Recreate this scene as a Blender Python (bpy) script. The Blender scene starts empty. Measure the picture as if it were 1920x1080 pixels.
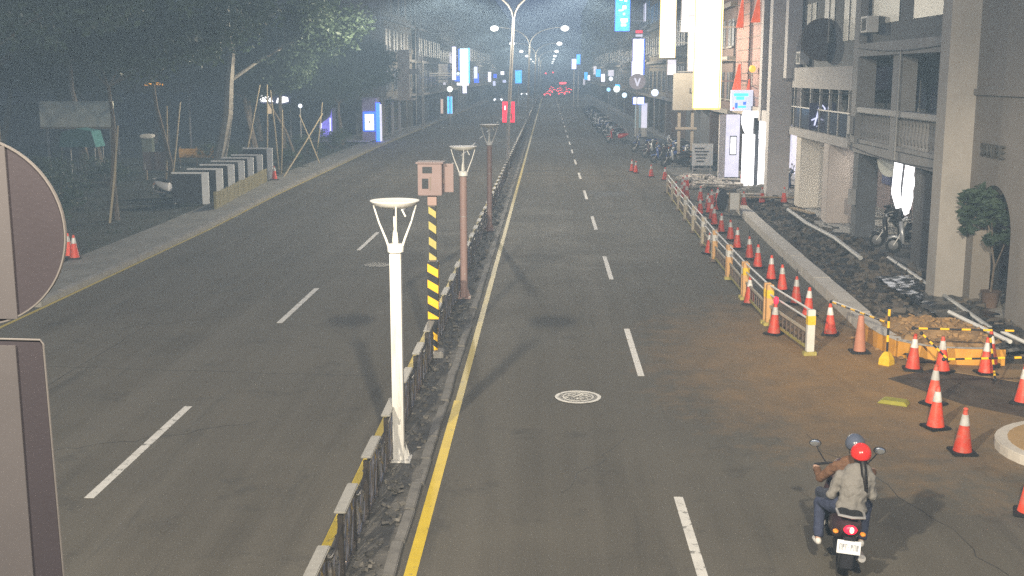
import bpy, bmesh, math, random
import numpy as np
from mathutils import Vector, Matrix

S = bpy.context.scene
C = S.collection
R = math.radians
random.seed(7)
rng = np.random.default_rng(7)

# ------------------------------------------------------------------ camera
cam_d = bpy.data.cameras.new('camera')
cam = bpy.data.objects.new('camera', cam_d)
C.objects.link(cam)
cam.location = (0, 0, 5.44)
cam.rotation_euler = (math.pi / 2 - math.atan(400 / 2200), 0, math.atan(68 * math.cos(math.atan(400 / 2200)) / 2200))
cam_d.sensor_width = 36
cam_d.lens = 36 * 2200 / 1920
cam_d.clip_start = 0.1
cam_d.clip_end = 6000
S.camera = cam

# ------------------------------------------------------------------ world: even glow of a city night sky
W = bpy.data.worlds.new('World')
S.world = W
W.use_nodes = True
bg = W.node_tree.nodes['Background']
bg.inputs[0].default_value = (0.155, 0.195, 0.318, 1)
bg.inputs[1].default_value = 1.0

S.view_settings.view_transform = 'Standard'
S.view_settings.look = 'None'
S.view_settings.exposure = 0
S.view_settings.gamma = 1
S.view_settings.use_curve_mapping = False
S.render.engine = 'CYCLES'
cy = S.cycles
cy.use_denoising = False
cy.max_bounces = 5
cy.diffuse_bounces = 3
cy.glossy_bounces = 2
cy.transmission_bounces = 2
cy.volume_bounces = 0
cy.sample_clamp_indirect = 2.5
cy.sample_clamp_direct = 3
cy.blur_glossy = 1.0
cy.caustics_reflective = False
cy.caustics_refractive = False
LAMP_W = 30500
LAMP_SIGN = -1.0
HAZE = 0.0031
LAMP_COL = (1.0, 0.875, 0.67)

# ------------------------------------------------------------------ materials
MATS = {}

def mat(name, col, rough=0.65, metal=0.0, var=0.18, scale=3.0, bump=0.0, bscale=30.0, spec=0.3, col2=None, detail=5.0, stretch=None):
    if name in MATS:
        return MATS[name]
    m = bpy.data.materials.new(name)
    m.use_nodes = True
    nt = m.node_tree
    b = nt.nodes['Principled BSDF']
    b.inputs['Roughness'].default_value = rough
    b.inputs['Metallic'].default_value = metal
    b.inputs['Specular IOR Level'].default_value = spec
    tc = nt.nodes.new('ShaderNodeTexCoord')
    src = tc.outputs['Object']
    if stretch:
        mp = nt.nodes.new('ShaderNodeMapping')
        mp.inputs['Scale'].default_value = stretch
        nt.links.new(src, mp.inputs[0])
        src = mp.outputs[0]
    n = nt.nodes.new('ShaderNodeTexNoise')
    n.inputs['Scale'].default_value = scale
    n.inputs['Detail'].default_value = detail
    n.inputs['Roughness'].default_value = 0.65
    nt.links.new(src, n.inputs['Vector'])
    mr = nt.nodes.new('ShaderNodeMapRange')
    mr.inputs[1].default_value = 0.3
    mr.inputs[2].default_value = 0.7
    nt.links.new(n.outputs[0], mr.inputs[0])
    mx = nt.nodes.new('ShaderNodeMix')
    mx.data_type = 'RGBA'
    a = [c * (1 - var) for c in col]
    c2 = col2 if col2 else [min(1, c * (1 + var)) for c in col]
    mx.inputs[6].default_value = (*a, 1)
    mx.inputs[7].default_value = (*c2, 1)
    nt.links.new(mr.outputs[0], mx.inputs[0])
    nt.links.new(mx.outputs[2], b.inputs['Base Color'])
    if bump:
        n2 = nt.nodes.new('ShaderNodeTexNoise')
        n2.inputs['Scale'].default_value = bscale
        n2.inputs['Detail'].default_value = 4
        nt.links.new(tc.outputs['Object'], n2.inputs['Vector'])
        bp = nt.nodes.new('ShaderNodeBump')
        bp.inputs['Strength'].default_value = bump
        bp.inputs['Distance'].default_value = 0.02
        nt.links.new(n2.outputs[0], bp.inputs['Height'])
        nt.links.new(bp.outputs[0], b.inputs['Normal'])
    MATS[name] = m
    return m

def emit(name, col, strength=1.0, var=0.0, scale=2.0):
    if name in MATS:
        return MATS[name]
    m = bpy.data.materials.new(name)
    m.use_nodes = True
    nt = m.node_tree
    b = nt.nodes['Principled BSDF']
    b.inputs['Base Color'].default_value = (*[0.6 * c for c in col], 1)
    b.inputs['Roughness'].default_value = 0.4
    b.inputs['Emission Color'].default_value = (*col, 1)
    b.inputs['Emission Strength'].default_value = strength
    if var:
        tc = nt.nodes.new('ShaderNodeTexCoord')
        n = nt.nodes.new('ShaderNodeTexNoise')
        n.inputs['Scale'].default_value = scale
        nt.links.new(tc.outputs['Object'], n.inputs['Vector'])
        mr = nt.nodes.new('ShaderNodeMapRange')
        mr.inputs[1].default_value = 0.3
        mr.inputs[2].default_value = 0.7
        mr.inputs[3].default_value = strength * (1 - var)
        mr.inputs[4].default_value = strength * (1 + var)
        nt.links.new(n.outputs[0], mr.inputs[0])
        nt.links.new(mr.outputs[0], b.inputs['Emission Strength'])
    if strength < 8 or name == 'street_lens':
        m.cycles.emission_sampling = 'NONE'
    MATS[name] = m
    return m

# ------------------------------------------------------------------ mesh builder
class MB:
    def __init__(s):
        s.v = []; s.f = []; s.m = []; s.mi = 0; s.T = None
    def add(s, vs, fs):
        o = len(s.v)
        if s.T is not None:
            vs = [s.T @ Vector(p) for p in vs]
        s.v.extend([tuple(p) for p in vs])
        for f in fs:
            s.f.append([i + o for i in f]); s.m.append(s.mi)
        return s
    def box(s, x0, y0, z0, x1, y1, z1):
        v = [(x0,y0,z0),(x1,y0,z0),(x1,y1,z0),(x0,y1,z0),(x0,y0,z1),(x1,y0,z1),(x1,y1,z1),(x0,y1,z1)]
        return s.add(v, [(0,3,2,1),(4,5,6,7),(0,1,5,4),(1,2,6,5),(2,3,7,6),(3,0,4,7)])
    def cbox(s, c, d, rot=None):
        M = Matrix.Translation(c)
        if rot is not None:
            M = M @ rot.to_4x4()
        h = [k / 2 for k in d]
        v = [M @ Vector((sx*h[0], sy*h[1], sz*h[2])) for sz in (-1,1) for sx, sy in ((-1,-1),(1,-1),(1,1),(-1,1))]
        return s.add(v, [(0,3,2,1),(4,5,6,7),(0,1,5,4),(1,2,6,5),(2,3,7,6),(3,0,4,7)])
    def tube(s, pts, r, n=8, cap=True):
        pts = [Vector(p) for p in pts]
        k = len(pts)
        rs = r if isinstance(r, (list, tuple)) else [r] * k
        vs = []; fs = []
        up = None
        for i in range(k):
            t = (pts[min(i+1,k-1)] - pts[max(i-1,0)])
            t = t.normalized() if t.length > 1e-9 else Vector((0,0,1))
            if up is None:
                a = Vector((0,0,1)) if abs(t.z) < 0.9 else Vector((1,0,0))
                up = (a - t * a.dot(t)).normalized()
            else:
                up = (up - t * up.dot(t))
                up = up.normalized() if up.length > 1e-6 else t.orthogonal().normalized()
            w = t.cross(up)
            for j in range(n):
                an = 2 * math.pi * j / n
                vs.append(pts[i] + (up * math.cos(an) + w * math.sin(an)) * rs[i])
        for i in range(k-1):
            for j in range(n):
                a = i*n+j; b = i*n+(j+1)%n
                fs.append((a, b, b+n, a+n))
        if cap:
            fs.append(tuple(range(n-1,-1,-1))); fs.append(tuple(range((k-1)*n, k*n)))
        return s.add(vs, fs)
    def lathe(s, prof, n=16, c=(0,0,0)):
        vs = []; fs = []
        for r, z in prof:
            for j in range(n):
                a = 2*math.pi*j/n
                vs.append((c[0]+r*math.cos(a), c[1]+r*math.sin(a), c[2]+z))
        k = len(prof)
        for i in range(k-1):
            for j in range(n):
                a = i*n+j; b = i*n+(j+1)%n
                fs.append((a,b,b+n,a+n))
        fs.append(tuple(range(n-1,-1,-1))); fs.append(tuple(range((k-1)*n,k*n)))
        return s.add(vs, fs)
    def prism(s, poly, a, b, axis='y'):
        # poly: 2-D outline; axis y -> (x,z); axis x -> (y,z); axis z -> (x,y)
        def P(p, t):
            return {'y': (p[0], t, p[1]), 'x': (t, p[0], p[1]), 'z': (p[0], p[1], t)}[axis]
        n = len(poly)
        vs = [P(p, a) for p in poly] + [P(p, b) for p in poly]
        fs = [tuple(range(n)), tuple(range(2*n-1, n-1, -1))]
        for i in range(n):
            j = (i+1) % n
            fs.append((i, i+n, j+n, j))
        return s.add(vs, fs)
    def ell(s, c, r, nu=12, nv=8, rot=None):
        vs = []; fs = []
        M = rot if rot is not None else Matrix.Identity(3)
        c = Vector(c)
        for i in range(nv+1):
            ph = math.pi * i / nv
            for j in range(nu):
                a = 2*math.pi*j/nu
                vs.append(c + M @ Vector((r[0]*math.sin(ph)*math.cos(a), r[1]*math.sin(ph)*math.sin(a), r[2]*math.cos(ph))))
        for i in range(nv):
            for j in range(nu):
                a = i*nu+j; b = i*nu+(j+1)%nu
                fs.append((a, a+nu, b+nu, b))
        return s.add(vs, fs)
    def loft(s, secs, n=14, e=2.6):
        # sections along y: (y, x, z, half_w, half_h), superellipse rings
        vs = []; fs = []
        for (y, x, z, w, h) in secs:
            for j in range(n):
                a = 2*math.pi*j/n
                ca, sa = math.cos(a), math.sin(a)
                vs.append((x + w*math.copysign(abs(ca)**(2/e), ca), y, z + h*math.copysign(abs(sa)**(2/e), sa)))
        k = len(secs)
        for i in range(k-1):
            for j in range(n):
                a = i*n+j; b = i*n+(j+1)%n
                fs.append((a, a+n, b+n, b))
        fs.append(tuple(range(n))); fs.append(tuple(range(k*n-1,(k-1)*n-1,-1)))
        return s.add(vs, fs)
    def build(s, name, mats, parent=None, smooth=False, bevel=0.0, loc=None, rz=0.0):
        me = bpy.data.meshes.new(name)
        me.from_pydata(s.v, [], s.f)
        mats = mats if isinstance(mats, (list, tuple)) else [mats]
        for m in mats:
            me.materials.append(m)
        if len(mats) > 1:
            me.polygons.foreach_set('material_index', s.m)
        bm = bmesh.new(); bm.from_mesh(me)
        bmesh.ops.recalc_face_normals(bm, faces=bm.faces)
        if bevel:
            es = [e for e in bm.edges if len(e.link_faces) == 2 and e.calc_face_angle(0) > 0.6]
            bmesh.ops.bevel(bm, geom=es, offset=bevel, segments=2, affect='EDGES', clamp_overlap=True)
        bm.to_mesh(me); bm.free()
        if smooth:
            me.shade_smooth()
            try:
                me.set_sharp_from_angle(angle=R(40))
            except Exception:
                pass
        o = bpy.data.objects.new(name, me)
        C.objects.link(o)
        if parent is not None:
            o.parent = parent
        if loc is not None:
            o.location = loc
        o.rotation_euler.z = rz
        return o

def tag(o, label=None, cat=None, group=None, kind=None):
    if label: o['label'] = label
    if cat: o['category'] = cat
    if group: o['group'] = group
    if kind: o['kind'] = kind
    return o

def thing(name, label, cat, loc=(0,0,0), rz=0.0, group=None):
    o = bpy.data.objects.new(name, None)
    o.empty_display_size = 0.2
    C.objects.link(o)
    o.location = loc
    o.rotation_euler.z = rz
    return tag(o, label, cat, group)

def structure(o):
    o['kind'] = 'structure'
    return o

def copy_tree(o, parent=None):
    c = o.copy()
    C.objects.link(c)
    if parent is not None:
        c.parent = parent
    for ch in list(o.children):
        copy_tree(ch, c)
    return c

def bx(name, m, parent, *a, bevel=0.0, **k):
    return MB().box(*a).build(name, m, parent, bevel=bevel, **k)

def share(o, parent, loc, rz=0.0, name=None):
    c = o.copy()
    C.objects.link(c)
    c.parent = parent
    c.location = loc
    c.rotation_euler.z = rz
    return c

# ------------------------------------------------------------------ common materials
M = dict(
    concrete=mat('concrete', (0.30, 0.285, 0.26), 0.85, var=0.22, scale=2.5, bump=0.25, bscale=25),
    newkerb=mat('new_concrete', (0.52, 0.48, 0.42), 0.85, var=0.16, scale=1.6, bump=0.2, bscale=18),
    soil=mat('soil', (0.055, 0.048, 0.040), 0.95, var=0.5, scale=1.4, bump=0.6, bscale=9),
    dirt=mat('orange_earth', (0.30, 0.185, 0.085), 0.95, var=0.3, scale=3, bump=0.6, bscale=12),
    white=mat('white_paint', (0.66, 0.65, 0.62), 0.45, var=0.07, scale=4),
    offwhite=mat('worn_white_paint', (0.62, 0.60, 0.56), 0.6, var=0.12, scale=5),
    yellow=mat('yellow_paint', (0.72, 0.47, 0.03), 0.5, var=0.15, scale=6),
    orange=mat('orange_plastic', (0.75, 0.27, 0.03), 0.5, var=0.12, scale=6),
    black=mat('black_rubber', (0.015, 0.015, 0.016), 0.6, var=0.3, scale=8),
    blackpl=mat('black_plastic', (0.022, 0.022, 0.026), 0.4, var=0.3, scale=8),
    cone=mat('cone_orange', (0.78, 0.055, 0.025), 0.5, var=0.18, scale=6, col2=(0.80, 0.10, 0.05)),
    conew=mat('cone_collar', (0.75, 0.73, 0.70), 0.35, var=0.08, scale=9),
    steel=mat('steel', (0.55, 0.54, 0.52), 0.28, 0.9, var=0.15, scale=12),
    galv=mat('galvanised_steel', (0.42, 0.41, 0.40), 0.5, 0.5, var=0.12, scale=5),
    brown=mat('brown_metal', (0.15, 0.115, 0.095), 0.5, 0.2, var=0.2, scale=7),
    pinkmetal=mat('dusty_pink_paint', (0.29, 0.195, 0.175), 0.5, var=0.1, scale=3),
    glass=mat('dark_glass', (0.020, 0.024, 0.030), 0.30, 0.0, var=0.3, scale=0.8, spec=0.35),
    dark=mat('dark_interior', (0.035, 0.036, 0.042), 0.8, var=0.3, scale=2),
    tile=mat('grey_tile', (0.26, 0.25, 0.245), 0.6, var=0.15, scale=2.2, bump=0.1, bscale=40),
    stucco=mat('grey_stucco', (0.23, 0.215, 0.20), 0.85, var=0.18, scale=1.1, bump=0.25, bscale=30),
    beige=mat('beige_tile', (0.36, 0.31, 0.26), 0.7, var=0.14, scale=1.5, bump=0.1, bscale=40),
    brick=mat('reddish_tile', (0.22, 0.135, 0.12), 0.75, var=0.2, scale=4, bump=0.15, bscale=50),
    bark=mat('bark', (0.11, 0.088, 0.068), 0.9, var=0.4, scale=6, bump=0.7, bscale=18),
    palebark=mat('pale_bark', (0.26, 0.235, 0.20), 0.9, var=0.3, scale=5, bump=0.6, bscale=16),
    bamboo=mat('bamboo', (0.33, 0.27, 0.17), 0.65, var=0.2, scale=5),
    wood=mat('wood', (0.27, 0.20, 0.12), 0.7, var=0.25, scale=6, stretch=(1, 1, 6)),
)
def vary(m, lo, hi, dirt=(0.25, 0.20, 0.15), amount=0.35):
    # each copy a little different: value shift by object, plus grime from the ground up in patches
    nt = m.node_tree; b = nt.nodes['Principled BSDF']
    src = b.inputs['Base Color'].links[0].from_socket
    oi = nt.nodes.new('ShaderNodeObjectInfo')
    hs = nt.nodes.new('ShaderNodeHueSaturation')
    mr = nt.nodes.new('ShaderNodeMapRange'); mr.inputs[3].default_value = lo; mr.inputs[4].default_value = hi
    nt.links.new(oi.outputs['Random'], mr.inputs[0]); nt.links.new(mr.outputs[0], hs.inputs['Value'])
    nt.links.new(src, hs.inputs['Color'])
    tc = nt.nodes.new('ShaderNodeTexCoord')
    n = nt.nodes.new('ShaderNodeTexNoise'); n.inputs['Scale'].default_value = 9; n.inputs['Detail'].default_value = 6
    n.noise_dimensions = '4D'
    nt.links.new(tc.outputs['Object'], n.inputs['Vector'])
    w = nt.nodes.new('ShaderNodeMath'); w.operation = 'MULTIPLY'; w.inputs[1].default_value = 50
    nt.links.new(oi.outputs['Random'], w.inputs[0]); nt.links.new(w.outputs[0], n.inputs['W'])
    m2 = nt.nodes.new('ShaderNodeMapRange'); m2.inputs[1].default_value = 0.48; m2.inputs[2].default_value = 0.75; m2.inputs[4].default_value = amount*2
    nt.links.new(n.outputs[0], m2.inputs[0])
    mx = nt.nodes.new('ShaderNodeMix'); mx.data_type = 'RGBA'
    nt.links.new(m2.outputs[0], mx.inputs[0]); nt.links.new(hs.outputs[0], mx.inputs[6]); mx.inputs[7].default_value = (*dirt, 1)
    nt.links.new(mx.outputs[2], b.inputs['Base Color'])
vary(M['cone'], 0.62, 1.05); vary(M['conew'], 0.55, 1.0, (0.3,0.27,0.22), 0.4)
E_ = dict(
    white=emit('sign_white', (1.0, 0.97, 0.97), 2.6, 0.04),
    warm=emit('sign_warm', (1.0, 0.66, 0.16), 1.6),
    cool=emit('sign_cool', (0.62, 0.66, 1.0), 1.6, 0.15, 3),
    blue=emit('sign_blue', (0.03, 0.13, 1.0), 1.9, 0.25, 2),
    cyan=emit('sign_cyan', (0.05, 0.45, 1.0), 2.2, 0.2, 2),
    violet=emit('sign_violet', (0.20, 0.17, 0.75), 1.0, 0.45, 3),
    red=emit('sign_red', (1.0, 0.03, 0.08), 1.2, 0.15, 4),
    orange=emit('sign_orange', (1.0, 0.15, 0.05), 0.7, 0.2, 3),
    amber=emit('lamp_amber', (1.0, 0.42, 0.04), 1.6),
    lilac=emit('sign_lilac', (0.75, 0.72, 0.86), 0.95, 0.12, 2),
    tail=emit('tail_lamp', (1.0, 0.012, 0.035), 3.0),
    brake=emit('brake_lamp', (1.0, 0.05, 0.07), 14.0),
    head=emit('head_lamp', (0.92, 0.95, 1.0), 22.0),
    tube=emit('tube_lamp', (1.0, 0.94, 0.86), 45.0),
)
# ------------------------------------------------------------------ ground, road, pavements
def strip(pts_l, pts_r, z):
    mb = MB()
    n = len(pts_l)
    vs = [(p[0], p[1], z) for p in pts_l] + [(p[0], p[1], z) for p in pts_r]
    mb.add(vs, [(i, i+1, n+i+1, n+i) for i in range(n-1)])
    return mb

FAR = 2400
structure(MB().add([(-250,-90,-0.45),(250,-90,-0.45),(250,FAR,-0.45),(-250,FAR,-0.45)], [(0,1,2,3)]).build('ground', M['soil']))

def asphalt():
    m = bpy.data.materials.new('asphalt'); m.use_nodes = True
    nt = m.node_tree; L = nt.links
    b = nt.nodes['Principled BSDF']
    b.inputs['Specular IOR Level'].default_value = 0.10
    tc = nt.nodes.new('ShaderNodeTexCoord')
    def noise(scale, detail=4, stretch=None, rough=0.6):
        n = nt.nodes.new('ShaderNodeTexNoise'); n.inputs['Scale'].default_value = scale
        n.inputs['Detail'].default_value = detail; n.inputs['Roughness'].default_value = rough
        if stretch:
            mp = nt.nodes.new('ShaderNodeMapping'); mp.inputs['Scale'].default_value = stretch
            L.new(tc.outputs['Object'], mp.inputs[0]); L.new(mp.outputs[0], n.inputs['Vector'])
        else:
            L.new(tc.outputs['Object'], n.inputs['Vector'])
        return n.outputs[0]
    def mr(src, a, b_, c, d):
        n = nt.nodes.new('ShaderNodeMapRange')
        for i, k in enumerate((a, b_, c, d)): n.inputs[i+1].default_value = k
        L.new(src, n.inputs[0]); return n.outputs[0]
    def math_(op, a, b_):
        n = nt.nodes.new('ShaderNodeMath'); n.operation = op
        for i, k in enumerate((a, b_)):
            if isinstance(k, (int, float)): n.inputs[i].default_value = k
            else: L.new(k, n.inputs[i])
        return n.outputs[0]
    def mix(f, a, b_):
        n = nt.nodes.new('ShaderNodeMix'); n.data_type = 'RGBA'
        L.new(f, n.inputs[0])
        for i, k in ((6, a), (7, b_)):
            if isinstance(k, tuple): n.inputs[i].default_value = (*k, 1)
            else: L.new(k, n.inputs[i])
        return n.outputs[2]
    big = mr(noise(0.35, 3), 0.35, 0.65, 0, 1)
    col = mix(big, (0.082, 0.074, 0.061), (0.112, 0.101, 0.082))
    wheel = mr(noise(1.0, 4, (0.9, 0.025, 1), 0.65), 0.38, 0.66, 0, 0.75)          # worn wheel tracks along the lanes
    col = mix(wheel, col, (0.134, 0.122, 0.101))
    st = mr(noise(0.9, 6, None, 0.72), 0.57, 0.72, 0, 0.62)                    # old dark stains
    col = mix(st, col, (0.050, 0.048, 0.045))
    oil = mr(noise(1.0, 5, (1.6, 0.12, 1), 0.7), 0.58, 0.70, 0, 0.5)           # drip lines along the lane centres
    col = mix(oil, col, (0.058, 0.055, 0.050))
    # pool of warm light beside the works, painted into the asphalt colour
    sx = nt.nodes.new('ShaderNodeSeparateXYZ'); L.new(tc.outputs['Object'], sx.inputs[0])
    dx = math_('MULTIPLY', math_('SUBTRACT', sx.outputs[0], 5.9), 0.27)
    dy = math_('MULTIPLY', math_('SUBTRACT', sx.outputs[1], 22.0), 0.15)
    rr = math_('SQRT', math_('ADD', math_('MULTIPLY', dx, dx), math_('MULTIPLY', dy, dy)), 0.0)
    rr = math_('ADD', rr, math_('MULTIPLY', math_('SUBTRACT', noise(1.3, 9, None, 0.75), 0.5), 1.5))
    warm_pool = mr(rr, 0.0, 1.15, 1.0, 0)
    col = mix(warm_pool, col, (0.33, 0.195, 0.080))
    grain = noise(42, 3, None, 0.85)
    col = mix(mr(grain, 0.58, 0.74, 0, 0.85), col, (0.24, 0.23, 0.21))
    col = mix(mr(grain, 0.43, 0.27, 0, 0.75), col, (0.035, 0.034, 0.032))
    L.new(col, b.inputs['Base Color'])
    L.new(mr(big, 0, 1, 0.82, 0.95), b.inputs['Roughness'])
    bp = nt.nodes.new('ShaderNodeBump'); bp.inputs['Strength'].default_value = 0.55; bp.inputs['Distance'].default_value = 0.015
    L.new(noise(38, 3), bp.inputs['Height']); L.new(bp.outputs[0], b.inputs['Normal'])
    return m
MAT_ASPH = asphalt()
def kx(y):
    # line of the new kerb on the right
    return 6.76 + (y-25.8)*0.0396
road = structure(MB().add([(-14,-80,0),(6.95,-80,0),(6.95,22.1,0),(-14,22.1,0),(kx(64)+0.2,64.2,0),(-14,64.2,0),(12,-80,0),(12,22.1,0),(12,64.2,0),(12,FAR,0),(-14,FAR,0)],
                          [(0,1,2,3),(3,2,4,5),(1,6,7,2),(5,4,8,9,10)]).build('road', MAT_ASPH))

def worn(name, col, under, amount, scale=7.0):
    m = mat(name, col, 0.6, var=0.12, scale=3)
    nt = m.node_tree; b = nt.nodes['Principled BSDF']
    src = b.inputs['Base Color'].links[0].from_socket
    tc = nt.nodes.new('ShaderNodeTexCoord')
    n = nt.nodes.new('ShaderNodeTexNoise'); n.inputs['Scale'].default_value = scale; n.inputs['Detail'].default_value = 6; n.inputs['Roughness'].default_value = 0.75
    nt.links.new(tc.outputs['Object'], n.inputs['Vector'])
    mr = nt.nodes.new('ShaderNodeMapRange'); mr.inputs[1].default_value = amount; mr.inputs[2].default_value = amount + 0.1
    nt.links.new(n.outputs[0], mr.inputs[0])
    mx = nt.nodes.new('ShaderNodeMix'); mx.data_type = 'RGBA'
    nt.links.new(mr.outputs[0], mx.inputs[0]); nt.links.new(src, mx.inputs[6]); mx.inputs[7].default_value = (*under, 1)
    nt.links.new(mx.outputs[2], b.inputs['Base Color'])
    return m
MW = worn('lane_paint_white', (0.60, 0.58, 0.53), (0.12, 0.115, 0.10), 0.545)
MY = worn('lane_paint_yellow', (0.60, 0.43, 0.025), (0.16, 0.14, 0.08), 0.60, 5)
MYo = worn('lane_paint_old_yellow', (0.42, 0.33, 0.085), (0.13, 0.12, 0.09), 0.56, 3)

# lane dashes: one mesh each side, shared
dr = MB().box(-0.06, 0, 0.004, 0.06, 4.05, 0.008).build('lane_dash', MW, road, loc=(1.73, 10.62, 0))
for k in range(1, 28):
    share(dr, road, (1.73 + 0.002*k, 10.62 + 10.32*k, 0))
dl = MB().box(-0.065, 0, 0.004, 0.065, 4.3, 0.008).build('lane_dash', MW, road, loc=(-5.96, 14.4, 0))
for k in range(1, 26):
    share(dl, road, (-5.96 + 0.01*k, 14.4 + 10.98*k, 0))
strip([(-1.565,-20),(-1.565,19.2)], [(-1.425,-20),(-1.425,19.2)], 0.005).build('edge_line', MY, road)
strip([(-1.545,19.2),(-1.545,60),(-1.52,420)], [(-1.425,19.2),(-1.425,60),(-1.40,420)], 0.005).build('edge_line', MYo, road)
strip([(-2.63,-20),(-2.63,420)], [(-2.51,-20),(-2.51,420)], 0.005).build('edge_line', MY, road)

KL = [(-11.86,-60),(-11.86,10),(-11.9,27),(-12.02,41.6),(-12.4,54),(-12.82,84),(-12.85,112),(-12.6,175),(-12.4,420)]
strip([(x-0.10,y) for x,y in KL], [(x,y) for x,y in KL], 0.005).build('edge_line', MYo, road)
# resurfaced patches and dark joint lines in the asphalt
MP = mat('asphalt_patch', (0.052, 0.050, 0.047), 0.8, var=0.3, scale=2, bump=0.5, bscale=38)
MP2 = mat('asphalt_patch_light', (0.082, 0.077, 0.068), 0.8, var=0.22, scale=1.5, bump=0.5, bscale=38)
for (x0, y0, x1, y1, m) in ((1.95,53.4,3.7,55.6,MP),(-2.0,183,8,187,MP),(-11,150,-3,152,MP)):
    strip([(x0,y0),(x0,y1)], [(x1,y0),(x1,y1)], 0.003).build('asphalt_patch', m, road)

# tar seams and cracks
MT = mat('tar', (0.035,0.034,0.033), 0.7, var=0.3, scale=4)
def seam(pts, w):
    n = len(pts); vs=[]
    for i,(x,y) in enumerate(pts):
        a = Vector(pts[max(i-1,0)]); b_ = Vector(pts[min(i+1,n-1)]); d = (b_-a).normalized()
        ww = w*random.uniform(0.5,1.3)
        vs += [(x-d.y*ww, y+d.x*ww, 0.0025),(x+d.y*ww, y-d.x*ww, 0.0025)]
    MB().add(vs, [(2*i,2*i+1,2*i+3,2*i+2) for i in range(n-1)]).build('tar_seam', MT, road)
def wander(x0,y0,x1,y1,j,n):
    return [(x0+(x1-x0)*k/n+random.uniform(-j,j)*(0<k<n), y0+(y1-y0)*k/n+random.uniform(-j,j)*(0<k<n)) for k in range(n+1)]
for a in ((-11.6,21.5,-2.9,20.8,0.05,22),(-11.7,37.6,-2.9,38.1,0.06,24),(-1.4,30.2,4.6,30.6,0.05,18),(-1.4,45.2,5.0,44.7,0.05,18),(-8.9,12,-8.7,60,0.05,60),(5.2,12,4.0,17.5,0.14,14),(-7.4,16.2,-4.6,17.9,0.14,12),(0.2,14.8,1.2,17.2,0.1,10),(-9.6,24.5,-7.0,26.3,0.15,12)):
    seam(wander(*a), 0.006)

# left pavement: kerb, paving and planted verge
pav = structure(strip([(x-1.95,y) for x,y in KL], [(x-0.32,y) for x,y in KL], 0.13).build('pavement', mat('left_paving', (0.20,0.19,0.165), 0.85, var=0.25, scale=1.2, bump=0.3, bscale=20)))
def kerb_mesh(l):
    return MB().box(-0.2, 0.006, -0.05, 0, l-0.006, 0.15)
MK = mat('kerb_concrete', (0.25,0.235,0.21), 0.85, var=0.25, scale=2, bump=0.3, bscale=20)
kproto = None
for i in range(len(KL)-1):
    (xa,ya),(xb,yb) = KL[i], KL[i+1]
    if ya < 20: 
        continue
    ln = math.hypot(xb-xa, yb-ya); n = max(1, round(ln/1.5)) if ya < 80 else 1
    ang = math.atan2(-(xb-xa), yb-ya)
    if ya < 80:
        km = kerb_mesh(ln/n).build('kerb_stone', MK, pav, bevel=0.015)
        for k in range(n):
            t = k/n
            p = (xa+(xb-xa)*t-0.12, ya+(yb-ya)*t, random.uniform(-0.012,0.012))
            if k == 0:
                km.location = p; km.rotation_euler.z = ang
            else:
                share(km, pav, p, ang)
    else:
        kerb_mesh(ln).build('kerb_run', MK, pav, loc=(xa-0.12, ya, 0), rz=ang)
# verge (rough dark ground under the trees)
def rough_sheet(x0, x1, y0, y1, nx, ny, zf, edge=None):
    vs = []; fs = []
    for j in range(ny+1):
        for i in range(nx+1):
            x = x0+(x1-x0)*i/nx; y = y0+(y1-y0)*j/ny
            vs.append((x, y, zf(x, y)))
    for j in range(ny):
        for i in range(nx):
            a = j*(nx+1)+i
            fs.append((a, a+1, a+nx+2, a+nx+1))
    return MB().add(vs, fs)
from mathutils import noise as mnoise
def nz(x, y, s=1.0, seed=0.0):
    return mnoise.noise(Vector((x*s, y*s, seed)))
MV = mat('verge_soil', (0.036,0.039,0.031), 0.95, var=0.4, scale=0.9, bump=0.7, bscale=8, col2=(0.055,0.058,0.044))
structure(rough_sheet(-60,-13.7,-10,130,90,140, lambda x,y: 0.10+0.07*nz(x,y,0.5)+0.05*nz(x,y,1.7,3)+ (0.0 if x<-14.2 else -0.05)).build('verge', MV, smooth=True))
structure(strip([(-60,130),(-60,420)], [(-14.3,130),(-14.3,420)], 0.1).build('far_pavement', M['concrete']))
# blue-lit forecourt where the verge ends
structure(strip([(-19,92.5),(-19,118)], [(-14.1,92.5),(-14.1,118)], 0.215).build('forecourt', M['concrete']))

# grass tufts and ground cover on the verge
def tufts(n, xr, yr, hh, name, m, label, z0=0.08):
    v = []; f = []
    xs = rng.uniform(*xr, n); ys = rng.uniform(*yr, n)
    for x, y in zip(xs, ys):
        for k in range(3):
            a = random.uniform(0, 6.28); h = random.uniform(*hh); w = h*0.16
            lx, ly = math.cos(a)*h*0.55, math.sin(a)*h*0.55
            o = len(v); px, py = -math.sin(a)*w, math.cos(a)*w
            v += [(x-px,y-py,z0),(x+px,y+py,z0),(x+lx,y+ly,z0+h)]
            f.append((o,o+1,o+2))
    mb = MB().add(v, f)
    return tag(mb.build(name, m), label, 'ground cover', kind='stuff')
MG = mat('grass', (0.035,0.048,0.024), 0.8, var=0.35, scale=0.6)
tufts(7000, (-27,-14.1), (28,92), (0.05,0.15), 'ground_cover', MG, 'dark low weeds and grass covering the verge under the trees')

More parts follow.
